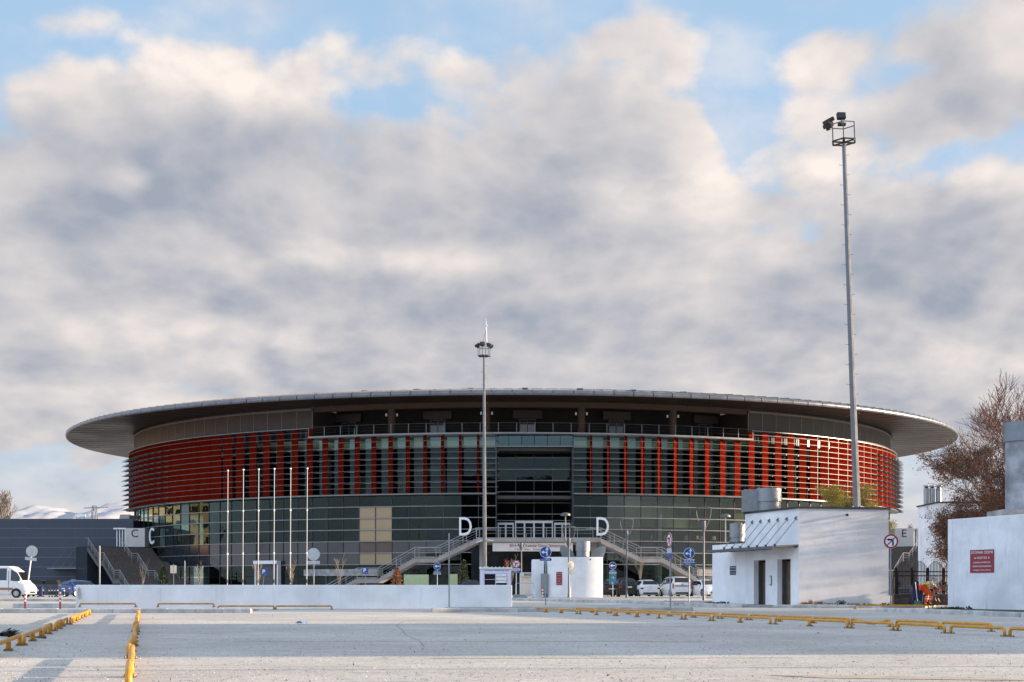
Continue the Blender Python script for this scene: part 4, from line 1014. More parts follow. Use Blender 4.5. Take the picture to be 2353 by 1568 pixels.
def mast(label, X, Y, H, r0, r1, lamps, lean=(0, 0), antenna=False, s=1.0, z0=None):
    t = thing('light_mast', label, 'light mast', (X, Y, gz(Y) if z0 is None else z0), group='tall steel light masts')
    t.rotation_euler = (lean[1], lean[0], 0)
    MB().lathe([(r0, 0), (r1, H)], 8).build('pole', MT['mast_steel'], t)
    MB().lathe([(r0 * 1.7, 0), (r0 * 1.7, .06)], 12).build('base_plate', MT['galv'], t)
    n = int(H / .55)
    for i in range(6, n):
        z = i * .55; r = r0 + (r1 - r0) * z / H; sg = 1 if i % 2 else -1
        MB().tube([(sg * r, 0, z), (sg * (r + .14), 0, z), (sg * (r + .16), 0, z + .06)], .011, 4).build('climbing_rung', MT['galv_dark'], t)
    head_set(t, H, s, lamps)
    if antenna:
        MB().tube([(.25, .2, H + 1), (.2, .2, H + 2.6), (.18, .2, H + 3.4)], [.05, .04, .012], 6).build('antenna', MT['sign_white'], t, True)
        MB().lathe([(.0, -.08), (.09, 0), (0, .08)], 8, (.28, .2, H + 2.75)).build('antenna_ball', MT['sign_white'], t, True)
        for x in (-.2, .15): MB().tube([(x, .2, H + 1), (.18, .2, H + 2.4)], .012, 4).build('antenna_stay', MT['black_part'], t)
    return t
Ym = 72.0
lampsA = [(-.12, -.1, 1.46, R(-12), R(8), .48, .36), (-.05, .1, 1.06, R(10), R(4), .42, .18), (-.78, .1, 1.28, R(-62), R(-68), .50, .46), (-.72, .4, 1.14, R(-68), R(-58), .46, .42)]
m1 = mast('tallest light mast rising behind the white lift house', gx(1977, Ym), Ym, 25.42, .23, .11, lampsA, (R(-2.05), 0), s=1.08)
for sg in (-1, 1):
    MB().tube([(sg * .2, -.1, 5.35), (sg * .55, -.35, 5.15)], .05, 6).build('security_camera', MT['sign_white'], m1, True)
Yc = 115.0
lampsB = [(-.60, 0, 1.02, R(-60), R(-75), .50, .36), (-.15, -.3, 1.08, R(-20), R(10), .44, .32), (.50, 0, 1.05, R(-66), R(70), .56, .42), (.62, .3, 1.02, R(-60), R(95), .48, .4)]
m2 = mast('central light mast with an antenna standing before the arena entrance', gx(1114, Yc), Yc, 21.15, .20, .10, lampsB, (R(-.18), 0), True, s=.86)
for sg in (-1, 1): MB().tube([(sg * .2, 0, 5.0), (sg * .75, -.1, 4.85 + .1 * sg)], .045, 6).build('security_camera', MT['sign_white'], m2, True)

fp_x = [(523, 1084), (558.5, 1082), (593.8, 1081), (629.8, 1080), (667.5, 1079.5), (705.3, 1079)]
for i, (px, py) in enumerate(fp_x):
    Y = 126 - i * .5; H = EYE + (HY - py) / F * Y - gz(Y)
    t = thing('flag_pole', ORD[i] + ' from the left of the six bare flag poles', 'flag pole', G(px - 1, Y), group='bare flag poles'); t.rotation_euler = (0, R(.3 + .1 * rnd.random()), 0)
    for k, (z0, z1, r) in enumerate(((0, H * .34, .058), (H * .34, H * .68, .046), (H * .68, H, .036))):
        MB().lathe([(r, z0), (r, z1)], 10).build('pole_section', MT['galv'], t, True)
        if k: MB().lathe([(r + .035, z0 - .07), (r + .035, z0 + .07)], 10).build('collar', MT['alu_white'], t, True)
    MB().lathe([(.01, -.02), (.09, .06), (.09, .12), (.01, .18)], 10, (0, 0, H)).build('finial', MT['alu_white'], t, True)
    MB().box(-.06, .06, -.13, -.09, 1.25, 1.6).build('halyard_cleat', MT['black_part'], t)

def fork_lamp(label, px, Y, pyt, px_r=None):
    H = EYE + (HY - pyt) / F * Y - gz(Y)
    t = thing('street_lamp', label, 'street lamp', G(px, Y), group='fork-topped street lamps')
    MB().lathe([(.09, 0), (.09, .35), (.065, .4), (.05, H - 1.7), (.05, H - 1.55)], 10).build('pole', MT['galv_dark'], t, True)
    MB().lathe([(.07, H - 1.55), (.13, H - 1.15), (.12, H - .85), (.02, H - .84)], 12).build('lamp_body', MT['galv_dark'], t, True)
    for sg in (-1, 1):
        MB().tube([(sg * .05, 0, H - 1.5), (sg * .20, 0, H - 1.15), (sg * .36, 0, H - .8), (sg * .45, 0, H - .45), (sg * .48, 0, H - .03)], [.04, .035, .03, .027, .024], 6).build('fork_arm', MT['galv_dark'], t, True)
    MB().lathe([(.02, H - .05), (.50, H - .035), (.52, H), (.40, H + .03), (.02, H + .05)], 20).build('reflector_disc', MT['galv_dark'], t, True)
fork_lamp('farthest fork-topped street lamp, left of the blue arrow sign', 1198, 122, 1227)
fork_lamp('fork-topped street lamp in front of the white drum kiosk', 1307, 98.0, 1211)
fork_lamp('fork-topped street lamp in front of the parked white hatchback', 1440, 96, 1193)
fork_lamp('nearest fork-topped street lamp beside the lift house', 1617, 84, 1167)
for X_, Y_, lb in ((19.5, 15.6, 'nearest'), (19.6, 43.0, 'second'), (19.9, 39.6, 'third')): fork_lamp(lb + ' fork-topped street lamp out of view at the right', CX + X_ / Y_ * F, Y_, HY - 5.4 / Y_ * F)
def dome_lamp(label, px, Y, pyt):
    H = EYE + (HY - pyt) / F * Y - gz(Y); t = thing('street_lamp', label, 'street lamp', G(px, Y), group='dome-topped street lamps')
    MB().lathe([(.08, 0), (.045, H - .3)], 8).build('pole', MT['steel'], t, True)
    MB().lathe([(.05, H - .35), (.10, H - .33), (.48, H - .30), (.45, H - .14), (.25, H - .02), (.02, H)], 16).build('dome', MT['galv_dark'], t, True)
dome_lamp('slim dome-topped lamp rising behind the drum kiosk', 1299.5, 122, 1178)
dome_lamp('slim dome-topped lamp rising behind the lower wing of the lift house', 1667, 118, 1181)
# ------------------------------------------------------------------ road signs
def disc(mb, r, y0, y1, n=28, cz=0.0):
    return mb.prism([(r * math.cos(2 * math.pi * i / n), r * math.sin(2 * math.pi * i / n) + cz) for i in range(n)], (0, y0, 0), (1, 0, 0), (0, 0, 1), (0, y1 - y0, 0))
def flat(poly, y, m, parent, name, r=1.0, d=.004):
    return MB().prism([(u * r, w * r) for u, w in poly], (0, y, 0), (1, 0, 0), (0, 0, 1), (0, -d, 0)).build(name, m, parent)
UPLEFT = [[(.16, -.72), (.32, -.72), (.32, .42), (.16, .42)], [(-.08, .36), (.24, .86), (.56, .36)], [(.16, -.28), (.16, -.06), (-.02, .06), (-.30, .06), (-.30, -.12), (-.06, -.12)], [(-.30, -.34), (-.80, -.03), (-.30, .28)]]
LEFT = [[(-.15, -.11), (.68, -.11), (.68, .11), (-.15, .11)], [(-.10, -.42), (-.72, 0), (-.10, .42)]]
TURN = [[(.14, -.58), (.36, -.58), (.36, .06), (.14, .06)], [(.36, .06), (.30, .26), (.14, .34), (-.34, .34), (-.34, .10), (.10, .10), (.14, .06)], [(-.30, .03), (-.62, .22), (-.30, .41)]]
def sign(label, px, py, Y, dia, face, plates=(), rz=0.0, lean=0.0, pole_top=None, dz=0.0, pole_m='galv', group='road signs', flip=False):
    c = P(px, py, Y); z0 = gz(Y) + dz; zc = c.z - z0; r = dia / 2
    t = thing('road_sign', label, 'road sign', (c.x, c.y, z0), rz, group); t.rotation_euler = (0, lean, rz)
    if lean: t.location.x -= math.sin(lean) * zc
    MB().lathe([(.032, -.05), (.032, (zc + r * .8) if pole_top is None else pole_top)], 10, (0, .04, 0)).build('pole', MT[pole_m], t, True)
    hd = disc(MB(), r, 0, -.012); fb = {'back': 'sign_back', 'beige': 'sign_beige', 'no': 'sign_white'}.get(face, 'sign_white')
    h = hd.build('sign_disc', MT[fb], t); h.location = (0, .0, zc)
    if face == 'no':
        n = 32; o = [(r * .97 * math.cos(2*math.pi*i/n), r * .97 * math.sin(2*math.pi*i/n)) for i in range(n)]; q = [(a * .77, b * .77) for a, b in o]
        mb = MB(); mb.add([(a, -.014, b) for a, b in o] + [(a, -.014, b) for a, b in q] + [(a, -.018, b) for a, b in o] + [(a, -.018, b) for a, b in q],
            [f for i in range(n) for f in ((2*n+i, 2*n+(i+1) % n, 3*n+(i+1) % n, 3*n+i), (i, 2*n+i, 2*n+(i+1) % n, (i+1) % n), (n+i, n+(i+1) % n, 3*n+(i+1) % n, 3*n+i))])
        mb.build('red_ring', MT['sign_red'], h)
        for poly in TURN: flat([(-u, w) if flip else (u, w) for u, w in poly], -.013, MT['sign_black'], h, 'arrow', r)
        s_ = -1 if flip else 1
        flat([(s_ * (-.60), -.50), (s_ * (-.50), -.60), (s_ * .60, .50), (s_ * .50, .60)][::1], -.0185, MT['sign_red'], h, 'slash', r)
    elif face in ('upleft', 'left'):
        flat([(math.cos(2*math.pi*i/28) * .93, math.sin(2*math.pi*i/28) * .93) for i in range(28)], -.013, MT['sign_blue'], h, 'blue_field', r)
        for poly in (UPLEFT if face == 'upleft' else LEFT): flat(poly, -.0175, MT['sign_white'], h, 'arrow', r)
    for dzp, w_, h_, m_, txt, tm in plates:
        p = MB().box(-w_/2, w_/2, -.012, .0, -h_/2, h_/2).build('sign_plate', MT[m_], t); p.location = (0, 0, zc + dzp)
        if txt: text(txt, h_ * .78, MT[tm], p, (0, -.014, 0), depth=.001)
    return t
sign('leaning sign seen from the back at the left edge near the minibus', 73, 1266, 64, .56, 'back', [(-.38, .56, .15, 'sign_back', None, None)], lean=R(7.5), pole_m='sign_white')
sign('back of a round sign with a narrow plate, rising behind the parapet', 720.6, 1274, 63, .61, 'back', [(-.40, .60, .16, 'sign_back', None, None)])
sign('small blue left arrow sign beyond the parapet wall', 1004.6, 1301.5, 108, .60, 'left', [(-.43, .60, .16, 'sign_blue', 'ÇIKIŞ ‹‹‹', 'sign_white'), (-.60, .60, .16, 'plate_grey', '▲▲▲▲', 'sign_navy')])
sign('red-ringed no right turn sign beside the payment booth', 1186.4, 1296.5, 96, .60, 'no', [(-.40, .60, .20, 'plate_grey', '▴▴▴▴', 'sign_navy'), (-.58, .60, .15, 'sign_blue', 'ÇIKIŞ ‹‹‹', 'sign_white')], flip=True, pole_m='alu_white')
sign('large blue ahead-or-left sign with ÇIKIŞ plate left of the drum kiosk', 1253.8, 1268.8, 68, .60, 'upleft', [(-.39, .60, .15, 'sign_blue', '‹‹‹ ÇIKIŞ', 'sign_white')])
sign('sunlit beige round sign back in front of the drum kiosk', 1311.6, 1299, 97, .60, 'beige', [(-.42, .46, .17, 'sign_beige', None, None), (-.60, .46, .17, 'sign_beige', None, None)], rz=R(40), pole_m='alu_white')
sb_ = sign('small blue left arrow sign with a teal panel near the black cars', 1408, 1300, 107, .60, 'left', [(-.43, .60, .16, 'sign_blue', 'ÇIKIŞ ‹‹‹', 'sign_white'), (-.60, .60, .15, 'plate_grey', '▲▲▲▲', 'sign_navy'), (-1.13, .60, .86, 'sign_teal', None, None)])
text('→', .3, MT['sign_white'], sb_, (0, -.015, 1.62)); text('←', .3, MT['sign_white'], sb_, (0, -.015, 1.18))
sign('red-ringed turn sign seen almost edge-on before the right stairs', 1538.2, 1241.7, 52, .60, 'no', [(-.42, .50, .20, 'plate_grey', None, None), (-.62, .50, .16, 'sign_blue', None, None)], rz=R(-76), dz=.1)
sign('large blue ahead-or-left sign with ÇIKIŞ plate near the lift house', 1583.5, 1271.8, 72, .60, 'upleft', [(-.42, .62, .20, 'plate_grey', '▲▲▲▲▲', 'sign_navy'), (-.61, .62, .17, 'sign_blue', 'ÇIKIŞ ‹‹‹', 'sign_white')])
sign('largest red-ringed no left turn sign by the iron fence', 2047.3, 1244.2, 52, .60, 'no', [], dz=.1)
def plain_pole(label, px, pyt, Y, dz=0.0, r=.03):
    t = thing('sign_pole', label, 'pole', G(px, Y, dz), group='bare sign poles'); H = EYE + (HY - pyt) / F * Y - gz(Y) - dz
    MB().lathe([(r, 0), (r, H)], 8).build('tube', MT['galv'], t, True); MB().lathe([(r * 1.15, H), (.005, H + .03)], 8).build('cap', MT['sign_white'], t)
plain_pole('slim bare pole standing in front of the parapet near the booth', 1032, 1228, 57.6, .1, .028)
plain_pole('bare pole rising behind the left end of the parapet', 229, 1256, 64, 0, .035)
plain_pole('short bare pole left of the flag poles', 424.6, 1290, 112, 0, .04)
def p_sign(label, px, py, Y, w, tilt=0.0):
    c = P(px, py, Y); t = thing('parking_sign', label, 'road sign', (c.x, c.y, gz(Y)), group='parking signs'); t.rotation_euler = (0, tilt, 0); zc = c.z - gz(Y)
    MB().lathe([(.03, 0), (.03, zc)], 8, (0, .03, 0)).build('pole', MT['galv_dark'], t, True)
    b = MB().box(-w/2, w/2, -.02, 0, -w/2, w/2).build('blue_board', MT['sign_blue'], t); b.location.z = zc
    text('P', w * .95, MT['sign_white'], b, (-.05, -.022, .03), bold=.012)
    MB().prism(arc(.12, -.16, .09, 0, 180, 8), (0, -.021, 0), (1, 0, 0), (0, 0, 1), (0, -.003, 0)).build('car_mark', mat('p_mark', (.08, .25, .5), .5), b)
p_sign('tilted blue parking sign in front of the roller shutter', 601, 1315, 108, .50, R(6))
p_sign('upright blue parking sign at the foot of the left staircase', 839.2, 1312.5, 115, .50)
c = P(398.6, 1308, 115); t = thing('road_sign', 'beige double-panel sign back before the wide brown stairs', 'road sign', (c.x, c.y, gz(115)), group='road signs')
MB().lathe([(.035, 0), (.035, c.z + .2)], 8).build('pole', MT['galv_dark'], t, True)
for sg in (-1, 1): MB().box(sg * .14 - .125, sg * .14 + .125, -.06, -.036, c.z - .62, c.z + .08).build('sign_panel', MT['sign_beige'], t)
for i, (px, lb) in enumerate(((57.7, 'left'), (138.3, 'right'))):
    t = thing('delineator_post', lb + ' red-and-white flexible post before the low concrete block', 'bollard', G(px, 56.5, .1 if False else 0.0), group='red flexible posts')
    MB().lathe([(.11, 0), (.10, .03), (.045, .05), (.045, .34)], 12).build('base', MT['delineator'], t, True)
    for k in range(5): MB().lathe([(.043, .34 + k * .085), (.043, .34 + k * .085 + .084)], 12).build('band', MT['reflective' if k % 2 == 0 else 'delineator'], t, True)
t = thing('concrete_block', 'low grey concrete block lying behind the red posts', 'barrier', (gx(104, 62.5), 62.5, 0))
MB().prism([(-.20, 0), (.20, 0), (.14, .2), (-.14, .2)], (-1.5, 0, 0), (0, 1, 0), (0, 0, 1), (3.2, 0, 0)).build('block', MT['kerb'], t, bevel=.03)

# ------------------------------------------------------------------ yellow parking rails
RL, RH, RR = 1.62, .152, .031
def rail_path(L, h, r=.07, bend=0.0):
    pts = [(-L/2, 0, 0), (-L/2, 0, h - r)] + [(-L/2 + r - r * math.cos(R(a)), 0, h - r + r * math.sin(R(a))) for a in (30, 60, 90)]
    if bend: pts += [(-L * .1, 0, h - bend), (L * .05, 0, h - bend)]
    pts += [(L/2 - r + r * math.sin(R(a)), 0, h - r + r * math.cos(R(a))) for a in (0, 30, 60)] + [(L/2, 0, h - r), (L/2, 0, 0)]
    return pts
tube_me = MB().tube(rail_path(RL, RH), RR, 10).mesh('rail_tube', MT['yellow_paint'], True)
bent_me = MB().tube(rail_path(RL, RH, bend=.085), RR, 10).mesh('rail_tube', MT['yellow_paint'], True)
long_me = MB().tube(rail_path(2.42, RH), .036, 10).mesh('rail_tube', MT['orange_paint'], True)
fp = MB().box(-.06, .06, -.06, .06, 0, .009)
for x in (-.042, .042):
    for y in (-.042, .042): fp.lathe([(.012, .009), (.012, .03)], 6, (x, y, 0))
foot_me = fp.mesh('foot_plate', MT['bolt'])
def rail(label, x, y, a, group, me=tube_me, L=RL, z=0.0):
    t = thing('parking_rail', label, 'parking rail', (x, y, z), a + rnd.uniform(-.012, .012), group)
    place('rail_tube', me, t)
    for s in (-1, 1): place('foot_plate', foot_me, t, (s * L / 2, 0, .001))
def row(c, k, y0, n, step, desc, bent=(), jit=.03):
    a = math.atan2(1, -k); st = step / math.sqrt(1 + k * k)
    for i in range(n):
        y = y0 + i * st + rnd.uniform(-.02, .02); x = c - k * y + rnd.uniform(-jit, jit)
        rail('%s yellow rail from the near end of %s' % (ORD[i], desc), x, y, a, 'yellow parking rails', bent_me if i in bent else tube_me)
row(16.2, .302, 22.9, 17, 1.78, 'the front row at the right')
row(17.75, .302, 27.3, 14, 1.80, 'the rear row at the right', (2, 12))
row(-1.83, .283, 15.6, 18, 1.80, 'the left edge row', jit=.05)
row(-.14, .283, 11.9, 20, 1.78, 'the row beside the left edge row')
for i, (a, b) in enumerate(((184, 311), (365, 489), (503, 628), (635, 761))):
    rail('%s from the left of the long orange rails along the parapet' % ORD[i], gx((a + b) / 2, 56.6), 56.6, 0.02, 'long orange rails at the parapet', long_me, 2.42, .1 if i < 2 else 0)
for i, (a, b, lb) in enumerate(((2006, 2090, 'left'), (2092, 2178, 'right'))):
    rail(lb + ' orange rail lying low in front of the iron fence', gx((a + b) / 2, 54.5) + .1, 57.5, R(-6), 'orange rails by the fence', tube_me, RL, .02)

# ------------------------------------------------------------------ vehicles
def lerp(a, b, t): return Vector(a) * (1 - t) + Vector(b) * t
def vehicle(name, label, cat, loc, heading, L, w, st, paint, belt_idx, wind, rear, wheels, wr=.31, group=None, plate_z=.6, tail='corner', front=False, side_split=(), extras=None):
    """st: stations rear to front (x, z_bottom, z_belt, z_top, half width at belt factor, half width at roof)"""
    t = thing(name, label, cat, loc, math.atan2(heading[1], heading[0]), group)
    def half(s):
        x, zb, zl, zt, wf, wtop = s; W_ = w * wf
        if zt - zl < .12: return [(x, W_ * .90, zb), (x, W_ * .99, zb + (zl - zb) * .35), (x, W_, zb + (zl - zb) * .7), (x, W_ * .96, zl), (x, W_ * .86, zt - .02), (x, W_ * .5, zt), (x, 0, zt + .01)]
        return [(x, W_ * .90, zb), (x, W_ * .99, zb + (zl - zb) * .35), (x, W_, zb + (zl - zb) * .72), (x, W_ * .965, zl), (x, wtop, zt - .07), (x, wtop * .72, zt - .005), (x, 0, zt + .012)]
    H = [half(s) for s in st]; mb = MB()
    rows = [[Vector((p[0], -p[1], p[2])) for p in h[:-1]] + [Vector(p) for p in h[::-1]] for h in H]
    mb.grid(rows)
    for r in (rows[0], rows[-1]):
        n = len(r)
        mb.add(r, [(i, i + 1, n - 2 - i, n - 1 - i) for i in range(n // 2)])
    mb.grid([[rows[i][0], rows[i][-1]] for i in range(len(rows))])
    body = mb.build('body', paint, t, True)
    for a, b in wind_side(belt_idx):
        pass
    def quad(name, p, m, off=.008):
        p = [Vector(q) for q in p]; n = (p[1] - p[0]).cross(p[3] - p[0]).normalized()
        c = sum(p, Vector()) / 4
        if n.dot(c - Vector((0, 0, .7))) < 0: n = -n
        return MB().add([q + n * off for q in p] + [q + n * (off - .02) for q in p], [(0,1,2,3),(0,4,5,1),(1,5,6,2),(2,6,7,3),(3,7,4,0)]).build(name, m, t)
    for (i, j, u0, u1) in belt_idx:                      # side windows between stations i and j
        for sg in (-1, 1):
            lo0, lo1 = Vector(H[i][3]), Vector(H[j][3]); hi0, hi1 = Vector(H[i][4]), Vector(H[j][4])
            def pt(u, v): q = lo0.lerp(lo1, u).lerp(hi0.lerp(hi1, u), v); return Vector((q.x, sg * q.y, q.z))
            quad('side_window', [pt(u0, .10), pt(u1, .10), pt(u1, .90), pt(u0, .90)], MT['car_glass'], .012)
    for nm, (i, j) in (('rear_window', rear), ('windscreen', wind)):
        if i is None: continue
        a, b = H[i], H[j]; k0, k1 = (.12, .90)
        A0, A1 = Vector(a[4]), Vector(b[4])
        lo, hi = A0.lerp(A1, k0), A0.lerp(A1, k1)
        mz0, mz1 = Vector(a[6]).lerp(Vector(b[6]), k0), Vector(a[6]).lerp(Vector(b[6]), k1)
        q = [Vector((lo.x, -lo.y * .90, mz0.z)), Vector((lo.x, lo.y * .90, mz0.z)), Vector((hi.x, hi.y * .90, mz1.z)), Vector((hi.x, -hi.y * .90, mz1.z))]
        quad(nm, q, MT['car_glass'], .03)
    for x in wheels:
        for sg in (-1, 1):
            o = MB().lathe([(wr * .62, -.10), (wr, -.09), (wr, .09), (wr * .62, .10)], 20).build('tyre', MT['tyre'], None, True)
            wl = bpy.data.objects.new('wheel', None); col.objects.link(wl); wl.parent = t; wl.location = (x, sg * (w - .085), wr); wl.rotation_euler = (R(90), 0, 0)
            o.parent = wl
            MB().lathe([(.02, -.105), (wr * .62, -.105), (wr * .62, .105), (.02, .105)], 14).build('rim', MT['rim'], wl)
        sg = 1
        for sg in (-1, 1):
            MB().prism(arc(x, wr, wr + .06, 0, 180, 12), (0, sg * (w + .002), 0), (1, 0, 0), (0, 0, 1), (0, -sg * .03, 0)).build('wheel_arch', MT['black_part'], t)
    xr, zb, zl = st[0][0], st[0][1], st[0][2]
    for sg in (-1, 1):
        if tail == 'tall': MB().box(xr - .02, xr + .10, sg * w * .99 - .09, sg * w * .99 + .01 if sg > 0 else sg * w * .99 + .09, zl - .34, zl + .12).build('tail_light', MT['tail_red'], t, bevel=.02)
        else: MB().box(xr - .025, xr + .16, min(sg * w * .70, sg * w * .985), max(sg * w * .70, sg * w * .985), zl - .20, zl - .05).build('tail_light', MT['tail_red'], t, bevel=.03)
    MB().box(xr - .03, xr + .02, -.26, .26, plate_z - .055, plate_z + .055).build('number_plate', MT['plate_white'], t)
    MB().box(xr - .04, xr + .1, -w * .72, w * .72, zb - .03, zb + .11).build('bumper_insert', MT['black_part'], t)
    xf = st[-1][0]
    for sg in (-1, 1): MB().box(xf - .16, xf + .02, min(sg * w * .48, sg * w * .9), max(sg * w * .48, sg * w * .9), st[-1][2] - .17, st[-1][2] - .02).build('headlight', MT['lamp_clear'], t, bevel=.03)
    MB().box(xf - .05, xf + .025, -w * .5, w * .5, st[-1][1] + .04, st[-1][1] + .2).build('front_grille', MT['black_part'], t)
    MB().box(xf - .05, xf + .03, -.26, .26, st[-1][1] + .23, st[-1][1] + .34).build('number_plate', MT['plate_white'], t)
    for sg in (-1, 1):
        i = wind[0]; q = H[i][3]
        MB().box(q[0] - .36, q[0] - .2, min(sg * w * .97, sg * (w + .15)), max(sg * w * .97, sg * (w + .15)), q[2] + .0, q[2] + .14).build('door_mirror', paint, t, bevel=.02)
    if extras: extras(t, w, st)
    return t
def wind_side(x): return []
def hatch(L=4.3, h=1.48):
    l = L / 2
    return [(-l, .28, .86, .92, .93, .60), (-l + .10, .20, .95, 1.02, .98, .60), (-l + .42, .18, 1.00, h - .09, 1.0, .58), (-l + 1.0, .17, .97, h - .02, 1.0, .60), (-l + 1.75, .17, .95, h, 1.0, .61),
            (-l + 2.35, .17, .93, h - .06, 1.0, .58), (l - 1.12, .17, .92, .99, 1.0, .6), (l - .55, .18, .84, .90, .98, .6), (l - .12, .22, .70, .76, .90, .5), (l, .26, .58, .64, .82, .5)]
HB = [(2, 3, .25, .95), (3, 4, .04, .97), (4, 5, .03, .97), (5, 6, .02, .60)]
def emb(kind):
    def f(t, w, st):
        xr = st[0][0]
        if kind == 'van':
            MB().box(xr - .03, xr + .02, -w * .82, w * .82, .98, 1.12).build('tailgate_trim', MT['sign_white'], t); MB().box(xr - .028, xr + .02, -w * .80, w * .80, .90, .975).build('tailgate_band', MT['black_part'], t)
            MB().lathe([(.13, 0), (.13, .03)], 16).build('round_badge', MT['rim'], t).matrix_local = Matrix.Translation((xr - .03, 0, 1.0)) @ Matrix.Rotation(R(-90), 4, 'Y')
            for sg in (-1, 1): MB().box(-1.4, .9, sg * .55 - .02, sg * .55 + .02, 1.76, 1.79).build('roof_rail', MT['black_part'], t)
        elif kind == 'hatch':
            MB().prism([(-.08, 0), (0, .06), (.08, 0), (.08, .03), (0, .09), (-.08, .03)], (xr - .03, 0, .82), (0, 1, 0), (0, 0, 1), (.02, 0, 0)).build('badge', MT['rim'], t)
    return f
YC_ = 113.0
vehicle('parked_car', 'white hatchback parked tail-on between black car and white van', 'car', G(1480, YC_ + 2), (-.16, 1), 4.3, .89, hatch(4.3, 1.49), MT['car_white'], HB, (6, 5), (1, 2), (-1.30, 1.31), .32, 'cars parked before the arena', .70, extras=emb('hatch'))
van_st = [(-1.98, .30, 1.04, 1.10, .97, .70), (-1.92, .22, 1.10, 1.18, 1.0, .70), (-1.80, .20, 1.10, 1.68, 1.0, .69), (-1.0, .18, 1.08, 1.74, 1.0, .70), (-.1, .18, 1.05, 1.75, 1.0, .70), (.62, .18, 1.02, 1.68, 1.0, .66), (1.22, .18, .98, 1.08, .99, .6), (1.75, .2, .86, .92, .95, .55), (1.98, .26, .66, .72, .84, .5)]
vehicle('parked_van', 'white compact van parked tail-on beside the right staircase', 'van', G(1550, YC_), (-.22, 1), 3.96, .86, van_st, MT['car_white'], [(2, 3, .25, .95), (3, 4, .05, .96), (4, 5, .04, .96), (5, 6, .02, .55)], (6, 5), (1, 2), (-1.25, 1.26), .31, 'cars parked before the arena', .66, 'tall', extras=emb('van'))
vehicle('parked_car', 'white car parked nose-on, cut off by the lift house', 'car', G(1622, YC_ - 2), (.26, -1), 4.25, .89, hatch(4.25, 1.48), MT['car_white'], HB, (6, 5), (1, 2), (-1.30, 1.31), .32, 'cars parked before the arena')
suv = [(a, b, c + .10, d + .16, e, f) for a, b, c, d, e, f in hatch(4.3, 1.5)]
vehicle('parked_car', 'black sport utility car parked tail-on left of the white hatchback', 'car', G(1434, YC_ + 3), (-.12, 1), 4.3, .90, suv, MT['car_black'], HB, (6, 5), (1, 2), (-1.30, 1.31), .34, 'cars parked before the arena', .85)
vehicle('parked_car', 'black car half hidden behind the drum kiosk', 'car', G(1396, YC_ + 5), (-.1, 1), 4.3, .88, hatch(4.3, 1.46), MT['car_black'], HB, (6, 5), (1, 2), (-1.30, 1.31), .31, 'cars parked before the arena', .7)
vehicle('parked_car', 'dark car with only its roof showing above the parapet', 'car', G(1080, 112), (-.05, 1), 4.3, .88, hatch(4.3, 1.46), MT['car_black'], HB, (6, 5), (1, 2), (-1.30, 1.31), .31, 'cars parked before the arena', .7)
vehicle('parked_car', 'bright blue hatchback partly behind the left end of the parapet', 'car', G(190, 116), (.62, .78), 3.85, .83, hatch(3.85, 1.46), MT['car_blue'], HB, (6, 5), (1, 2), (-1.2, 1.2), .30, 'cars parked before the arena', .72)
mini = [(-2.9, .34, 1.3, 2.28, .95, .80), (-2.8, .28, 1.3, 2.44, 1.0, .82), (-1.2, .26, 1.28, 2.50, 1.0, .84), (1.25, .26, 1.26, 2.49, 1.0, .84), (1.45, .26, 1.25, 2.45, 1.0, .82), (1.95, .26, 1.22, 2.10, 1.0, .74), (2.42, .26, 1.16, 1.26, 1.0, .66), (2.68, .28, 1.0, 1.06, .97, .6), (2.85, .32, .78, .84, .88, .5)]
def stripe(t, w, st):
    for sg in (-1, 1): MB().box(-2.7, 1.7, sg * (w + .004) - .006, sg * (w + .004) + .006, .62, .80).build('body_stripe', mat('stripe_rust', (.33, .16, .10), .5), t)
    for sg in (-1, 1): MB().box(1.33, 1.36, sg * (w + .002) - .004, sg * (w + .002) + .004, .5, 2.1).build('door_gap', MT['black_part'], t)
vehicle('minibus', 'white minibus with a rust-coloured side stripe at the left edge', 'minibus', (gx(76, 103) - 2.85, 103, gz(103)), (1, -.04), 5.8, .98, mini, MT['car_white'], [(1, 2, .05, .95), (2, 3, .03, .48), (2, 3, .52, .97), (4, 5, .10, 1.0), (5, 6, .0, .5)], (6, 5), (None, 1), (-1.75, 1.95), .35, None, .6, 'tall', extras=stripe)

# ------------------------------------------------------------------ street sweeper and tools
def skin(name, vs, es, rad, m, parent, sub=2):
    me = bpy.data.meshes.new(name); me.from_pydata(vs, es, []); o = bpy.data.objects.new(name, me); col.objects.link(o)
    o.modifiers.new('skin', 'SKIN'); 
    for i, r in enumerate(rad): me.skin_vertices[0].data[i].radius = (r, r) if not isinstance(r, tuple) else r
    me.skin_vertices[0].data[0].use_root = True
    s = o.modifiers.new('sub', 'SUBSURF'); s.levels = sub; s.render_levels = sub
    dg = bpy.context.evaluated_depsgraph_get(); m2 = bpy.data.meshes.new_from_object(o.evaluated_get(dg)); bpy.data.objects.remove(o)
    m2.materials.clear(); m2.materials.append(m); m2.polygons.foreach_set('use_smooth', [True] * len(m2.polygons))
    return place(name, m2, parent)
PY = 62.6
sw = thing('person', 'street sweeper in orange trousers and lime vest bending down by the fence', 'person', (gx(2024.8 + 850 * .12257, PY), PY, .1))
